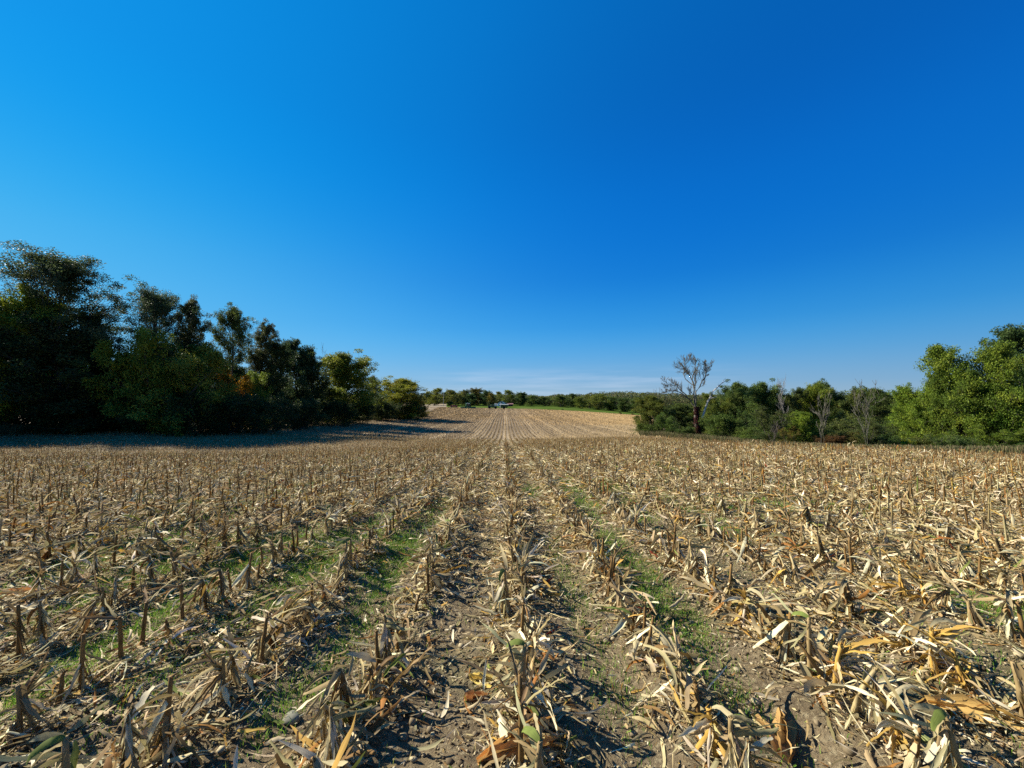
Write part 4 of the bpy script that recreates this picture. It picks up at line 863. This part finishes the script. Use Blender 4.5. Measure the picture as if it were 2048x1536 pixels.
V, Q = bare(21, [
    ([(0, 0, -.3), dp(1392, 840), dp(1391, 815)], .27, .20, 0),
    ([dp(1391, 815), dp(1376, 795, .3), dp(1362, 784, .6), dp(1335, 778, .9)], .13, .04, .5),
    ([dp(1376, 795, .3), dp(1350, 770, -.5), dp(1326, 772, -1.)], .085, .03, .5),
    ([dp(1391, 815), dp(1388, 790, -.2), dp(1383, 765, -.5), dp(1368, 742, -.8), dp(1356, 735, -1.)], .14, .035, .5),
    ([dp(1386, 778, -.3), dp(1386, 755, .3), dp(1394, 735, .5), dp(1393, 715, .6)], .10, .03, .5),
    ([dp(1385, 770, 0), dp(1372, 752, .9), dp(1375, 730, 1.4), dp(1384, 722, 1.6)], .08, .03, .5),
    ([dp(1391, 815), dp(1396, 785, .4), dp(1410, 762, .8), dp(1420, 745, 1.), dp(1431, 737, 1.2)], .13, .03, .5),
    ([dp(1412, 760, .7), dp(1413, 742, .2), dp(1412, 726, .2)], .07, .03, .5)], 3, 8, .52, .3, spread=.85, up=.35)
link('branches', mesh_np('branches', V, Q, M_twig, smooth=True), dead)
V, Q = bare(22, [
    ([dp(1402, 835, -.4), dp(1412, 805, -.6), dp(1420, 785, -.8), dp(1436, 766, -1), dp(1450, 762, -1)], .17, .03, .3),
    ([dp(1404, 833, -.4), dp(1415, 800, -.2), dp(1416, 800, -.2), dp(1432, 794, 0)], .14, .05, .15),
    ([dp(1403, 832, -.3), dp(1409, 800, -1), dp(1415, 790, -1.2)], .10, .03, .2)], 2, 3, .4, .2, spread=.6, up=.2)
link('broken_limb', mesh_np('broken_limb', V, Q, M_pale, smooth=True), dead)['label'] = 'pale barkless broken limb leaning right'
r = np.random.default_rng(23); n = 7500; hh = r.random(n) * 5.1; a = r.uniform(0, 2 * pi, n); rr = (.52 - .04 * hh) * r.random(n) ** .4 * (1 + .25 * vnoise(hh * 2 + 9, a, .8, 61)); C = np.c_[rr * np.cos(a) + .05 * np.sin(hh), rr * np.sin(a), hh]
V, Q = leaves_np(r, C, np.full(n, .17)); vc = np.array([(.10, .025, .03), (.07, .02, .025), (.13, .035, .03), (.05, .045, .02)])[r.integers(0, 4, n)]
link('vine', mesh_np('vine', V, Q, M_vine, leafcols(vc, 4, r)), dead)['label'] = 'dark red vine wrapped round the lower trunk'
def baretree(px, D, top, wpx, seed, mat, label, name='bare_sapling', n=4, dense=.5):
    X, Y, Z = ground_at(px, D); h = at(px, top, D)[2] - Z; wd = wpx / F * D / 2; r = np.random.default_rng(seed)
    st = [([(0, 0, -.2), (r.normal(0, .1), r.normal(0, .1), h * .4), (r.normal(0, .3), r.normal(0, .2), h * .95)], h * .003, .007, .45)]
    for q in range(n): a = r.uniform(0, 2 * pi); wd *= r.uniform(.75, 1); st.append(([(0, 0, h * r.uniform(.1, .5)), (cos(a) * wd * .5, sin(a) * wd * .5, h * .62), (cos(a) * wd, sin(a) * wd, h * r.uniform(.75, 1))], h * .0022, .006, dense))
    V, Q = bare(seed, st, 2, 6, .5, .1, spread=.6, up=.6); o = link(name, mesh_np(name, V, Q, mat, smooth=True), loc=(X, Y, Z)); tag(o, label, 'tree', 'bare grey trees')
baretree(1642, 41, 800, 44, 31, M_twig, 'bare grey sapling with feathery twigs above the red shrub')
baretree(1730, 39, 772, 50, 32, M_twig, 'tallest bare grey sapling, standing before the low pasture gap')
baretree(1545, 43, 846, 22, 35, M_bark, 'thin dark leafless twin stem before the hedgerow')
baretree(652, 92, 708, 22, 36, M_barkg, 'grey bare snag poking up left of the large olive dome', name='bare_snag')
baretree(1565, 60, 762, 22, 37, M_barkg, 'bare forked twigs rising above the hedgerow middle', name='bare_snag')
baretree(1312, 75, 784, 10, 39, M_bark, 'dark spiky top rising from the hedgerow end tree', name='bare_snag')

# ------------------------------------------------------------------ machines and house on the far rise
P_green = simple('dark_green_paint', (.02, .09, .03), .4); P_black = simple('black_rubber', (.02, .02, .02), .8); P_yel = simple('yellow_rim_paint', (.55, .42, .03), .45)
P_glass = simple('tinted_glass', (.03, .045, .05), .1); P_white = simple('white_siding', (.72, .74, .75), .7); P_roof = simple('grey_shingles', (.22, .23, .25), .9); P_red = simple('red_paint', (.30, .025, .03), .4)
P_grey = simple('galvanised_metal', (.45, .46, .46), .45, .4); P_tarp = simple('pale_tarp', (.5, .52, .5), .7); P_wood = simple('weathered_pole_wood', (.42, .38, .31), .9)
def wheel(parent, x, y, r_, wd, rim=P_yel):
    m = MB(); n = 20; prof = [(-wd / 2, r_ * .55), (-wd / 2, r_ * .93), (-wd * .36, r_), (wd * .36, r_), (wd / 2, r_ * .93), (wd / 2, r_ * .55)]
    v = [(a, q * cos(2 * pi * k / n), q * sin(2 * pi * k / n)) for k in range(n) for a, q in prof]; f = [(k * 6 + j, k * 6 + j + 1, ((k + 1) % n) * 6 + j + 1, ((k + 1) % n) * 6 + j) for k in range(n) for j in range(5)]
    m.add(v, f)
    for k in range(24): a = 2 * pi * k / 24; c, s = cos(a) * r_, sin(a) * r_; m.box(-wd * .45, wd * .45, c - .03, c + .03, s - .03, s + .03)
    w_ = m.build('wheel', P_black, parent); w_.location = (x, y, r_)
    m = MB(); m.tube([(-wd * .3, 0, 0), (wd * .3, 0, 0)], r_ * .56, 16); m.tube([(-wd * .42, 0, 0), (wd * .42, 0, 0)], r_ * .18, 10); m.build('rim', rim, w_)
    return w_
# combine harvester, seen head-on with its folded-out cutting head
x, y, z = ground_at(936, 282)
t = empty('combine_harvester', (x, y, z), 'green combine harvester with wide cutting head on the far rise', 'combine harvester', rz=radians(8))
m = MB(); m.box(-1.5, 1.5, -1.5, 4.6, 1.0, 2.7); m.box(-1.45, 1.45, 4.6, 6.2, 1.2, 2.3); m.box(-.6, .6, -3.1, -1.5, .6, 1.5); m.build('body', P_green, t, .06)
m = MB(); m.box(-1.5, 1.5, .4, 3.4, 2.7, 3.7, (-1.9, 1.9, .1, 3.8)); m.build('grain_tank', P_green, t)
m = MB(); m.box(-.95, .95, -2.9, -.9, 1.7, 3.3, (-1.05, 1.05, -3.0, -.8)); cab = m.build('cab', P_green, t, .04)
m = MB(); m.box(-.85, .85, -3.03, -2.96, 1.95, 3.2); m.box(-1.05, -1.0, -2.7, -1.1, 2.0, 3.2); m.box(1.0, 1.05, -2.7, -1.1, 2.0, 3.2); m.build('window', P_glass, cab)
m = MB(); m.box(-1.15, 1.15, -3.2, -.7, 3.31, 3.5); m.build('roof', P_tarp, cab)
m = MB(); m.box(-5.2, 5.2, -4.2, -3.1, .5, 1.25); m.tube([(-5.1, -4.3, .55), (5.1, -4.3, .55)], .18, 8)
for k in range(9): a = -4.9 + k * 1.225; m.box(a - .2, a + .2, -5.6, -4.2, .25, .75, (a - .03, a + .03, -4.6, -4.2))
m.build('cutting_head', P_green, t)
m = MB(); m.tube([(1.5, 1.2, 3.1), (2.0, 5.6, 3.5)], .17, 10); m.build('unloading_auger', P_green, t)
for sx in (-1, 1): wheel(t, sx * 1.75, -.9, .95, .7); wheel(t, sx * 1.5, 4.0, .62, .45)
# articulated tractor, side on, nose left
x, y, z = ground_at(985, 284)
t = empty('tractor', (x, y, z), 'dark green articulated tractor hitched in front of the grain cart', 'tractor')
m = MB(); m.box(-3.3, -.6, -.55, .55, 1.2, 2.1, (-3.25, -.6, -.5, .5)); m.box(-.6, 2.9, -.6, .6, .9, 1.5); m.box(1.2, 2.9, -.7, .7, 1.5, 1.8); m.build('body', P_green, t, .05)
m = MB(); m.box(-.6, 1.2, -.85, .85, 1.5, 3.0, (-.5, 1.1, -.78, .78)); cab = m.build('cab', P_green, t, .04)
m = MB(); m.box(-.4, 1.0, -.89, -.84, 1.9, 2.85); m.box(-.4, 1.0, .84, .89, 1.9, 2.85); m.build('window', P_glass, cab)
m = MB(); m.box(-.75, 1.3, -.95, .95, 3.0, 3.2); m.build('roof', P_green, cab)
m = MB(); m.tube([(-1.2, -.3, 2.1), (-1.2, -.3, 3.1)], .07, 8); m.build('exhaust', P_grey, t)
for sx in (-2.2, 2.2):
    for sy in (-1.0, 1.0): wh = wheel(t, 0, 0, .92, .6, P_black); wh.rotation_euler = (0, 0, pi / 2); wh.location = (sx, sy, .92)
# grain cart
x, y, z = ground_at(1008, 284)
t = empty('grain_cart', (x, y, z), 'tall dark green grain cart with pale cover behind the tractor', 'grain cart')
m = MB(); m.box(-2.1, 2.1, -1.0, 1.0, .9, 2.4, (-3.3, 3.3, -1.6, 1.6)); m.box(-3.3, 3.3, -1.6, 1.6, 2.4, 3.2); m.build('hopper', P_green, t)
m = MB(); m.box(-3.35, 3.35, -1.65, 1.65, 3.2, 3.35, (-3.0, 3.0, -.3, .3)); m.build('cover', P_tarp, t)
m = MB(); m.tube([(-4.6, 0, .7), (-2.0, 0, .9)], .12, 8); m.build('drawbar', P_green, t)
m = MB(); m.tube([(-2.6, -1.7, 1.0), (-2.5, -1.7, 3.7)], .2, 10); m.tube([(-2.5, -1.7, 3.7), (-1.7, -1.8, 4.0)], .2, 10); m.build('auger_spout', P_tarp, t)
for sy in (-1.3, 1.3): wh = wheel(t, 0, 0, .9, .7, P_black); wh.rotation_euler = (0, 0, pi / 2); wh.location = (0, sy, .9)
# low red vehicle
x, y, z = ground_at(908, 292)
t = empty('pickup_truck', (x, y, z), 'small red pickup truck parked left of the harvester', 'pickup truck')
m = MB(); m.box(-2.6, 2.6, -.95, .95, .5, 1.15); m.build('body', P_red, t, .08)
m = MB(); m.box(-1.1, .9, -.88, .88, 1.15, 1.8, (-.75, .7, -.75, .75)); cab = m.build('cab', P_red, t, .05)
m = MB(); m.box(-.75, .65, -.86, -.82, 1.25, 1.65); m.build('window', P_glass, cab)
for sx in (-1.7, 1.6):
    for sy in (-.85, .85): wh = wheel(t, 0, 0, .4, .28, P_grey); wh.rotation_euler = (0, 0, pi / 2); wh.location = (sx, sy, .4)
# house
x, y, z = ground_at(1003.5, 345)
t = empty('house', (x, y, z - .1), 'white gabled house with a low garage wing beyond the meadow', 'house')
m = MB(); m.box(-3.1, 3.1, 0, 9, 0, 2.9); m.add([(-3.1, 0, 2.9), (3.1, 0, 2.9), (0, 0, 4.5), (-3.1, 9, 2.9), (3.1, 9, 2.9), (0, 9, 4.5)], [(0, 1, 2), (5, 4, 3)]); m.box(-6.3, -3.1, 1.5, 7, 0, 2.0); m.build('wall', P_white, t)
m = MB()
for sg in (-1, 1):
    v = [(sg * 3.5, -.35, 2.72), (0, -.35, 4.55), (0, 9.35, 4.55), (sg * 3.5, 9.35, 2.72)]; v += [(a, b, c + .16) for a, b, c in v]; m.add(v, [(0, 1, 2, 3), (4, 7, 6, 5), (0, 4, 5, 1), (1, 5, 6, 2), (2, 6, 7, 3), (3, 7, 4, 0)])
rf = m.build('roof', P_roof, t); m = MB(); m.box(1.2, 1.9, 5, 5.7, 3.6, 5.2); m.build('chimney', simple('red_brick', (.3, .12, .08), .9), rf)
m = MB(); m.box(-6.5, -3.11, 1.2, 7.2, 2.01, 2.5, (-6.3, -3.11, 2.8, 5.4)); m.build('garage_roof', P_roof, t)
m = MB(); m.box(-5.9, -3.7, 1.42, 1.49, .05, 1.75); m.build('garage_door', P_tarp, t)
for wx, wz in ((-1.9, 1.0), (1.2, 1.0), (-.55, 2.7)):
    m = MB(); m.box(wx - .1, wx + 1.2, -.07, -.01, wz - .1, wz + 1.3); w_ = m.build('window', P_roof, t); m = MB(); m.box(wx, wx + 1.1, -.1, -.071, wz, wz + 1.2); m.build('pane', P_glass, w_)
m = MB(); m.box(-.4, .55, -.08, -.01, .05, 2.1); m.build('door', P_glass, t)
x, y, z = ground_at(1018, 352)
t = empty('shed', (x, y, z), 'low dark red shed with pink roof right of the white house', 'shed')
m = MB(); m.box(-3.5, 3.5, 0, 4, 0, 1.7); m.build('wall', simple('dark_red_boards', (.12, .04, .035), .9), t); m = MB(); m.box(-3.8, 3.8, -.3, 4.3, 1.7, 2.6, (-3.8, 3.8, 1.9, 2.1)); m.build('roof', simple('faded_pink_roof', (.22, .12, .11), .8), t)
x, y, z = ground_at(887, 325)
t = empty('utility_pole', (x, y, z), 'pale wooden utility pole in front of the far treeline', 'utility pole')
m = MB(); m.tube([(0, 0, -.3), (0, 0, 10.2)], [.17, .12], 10); m.build('pole', P_wood, t); m = MB(); m.box(-1.1, 1.1, .13, .23, 9.4, 9.52); ca = m.build('crossarm', P_wood, t)
for k in (-1, 0, 1):
    m = MB(); m.tube([(k * .95, .18, 9.52), (k * .95, .18, 9.72)], [.05, .03], 8); m.build('insulator', P_grey, ca)
print('verts', sum(len(m.vertices) for m in bpy.data.meshes))
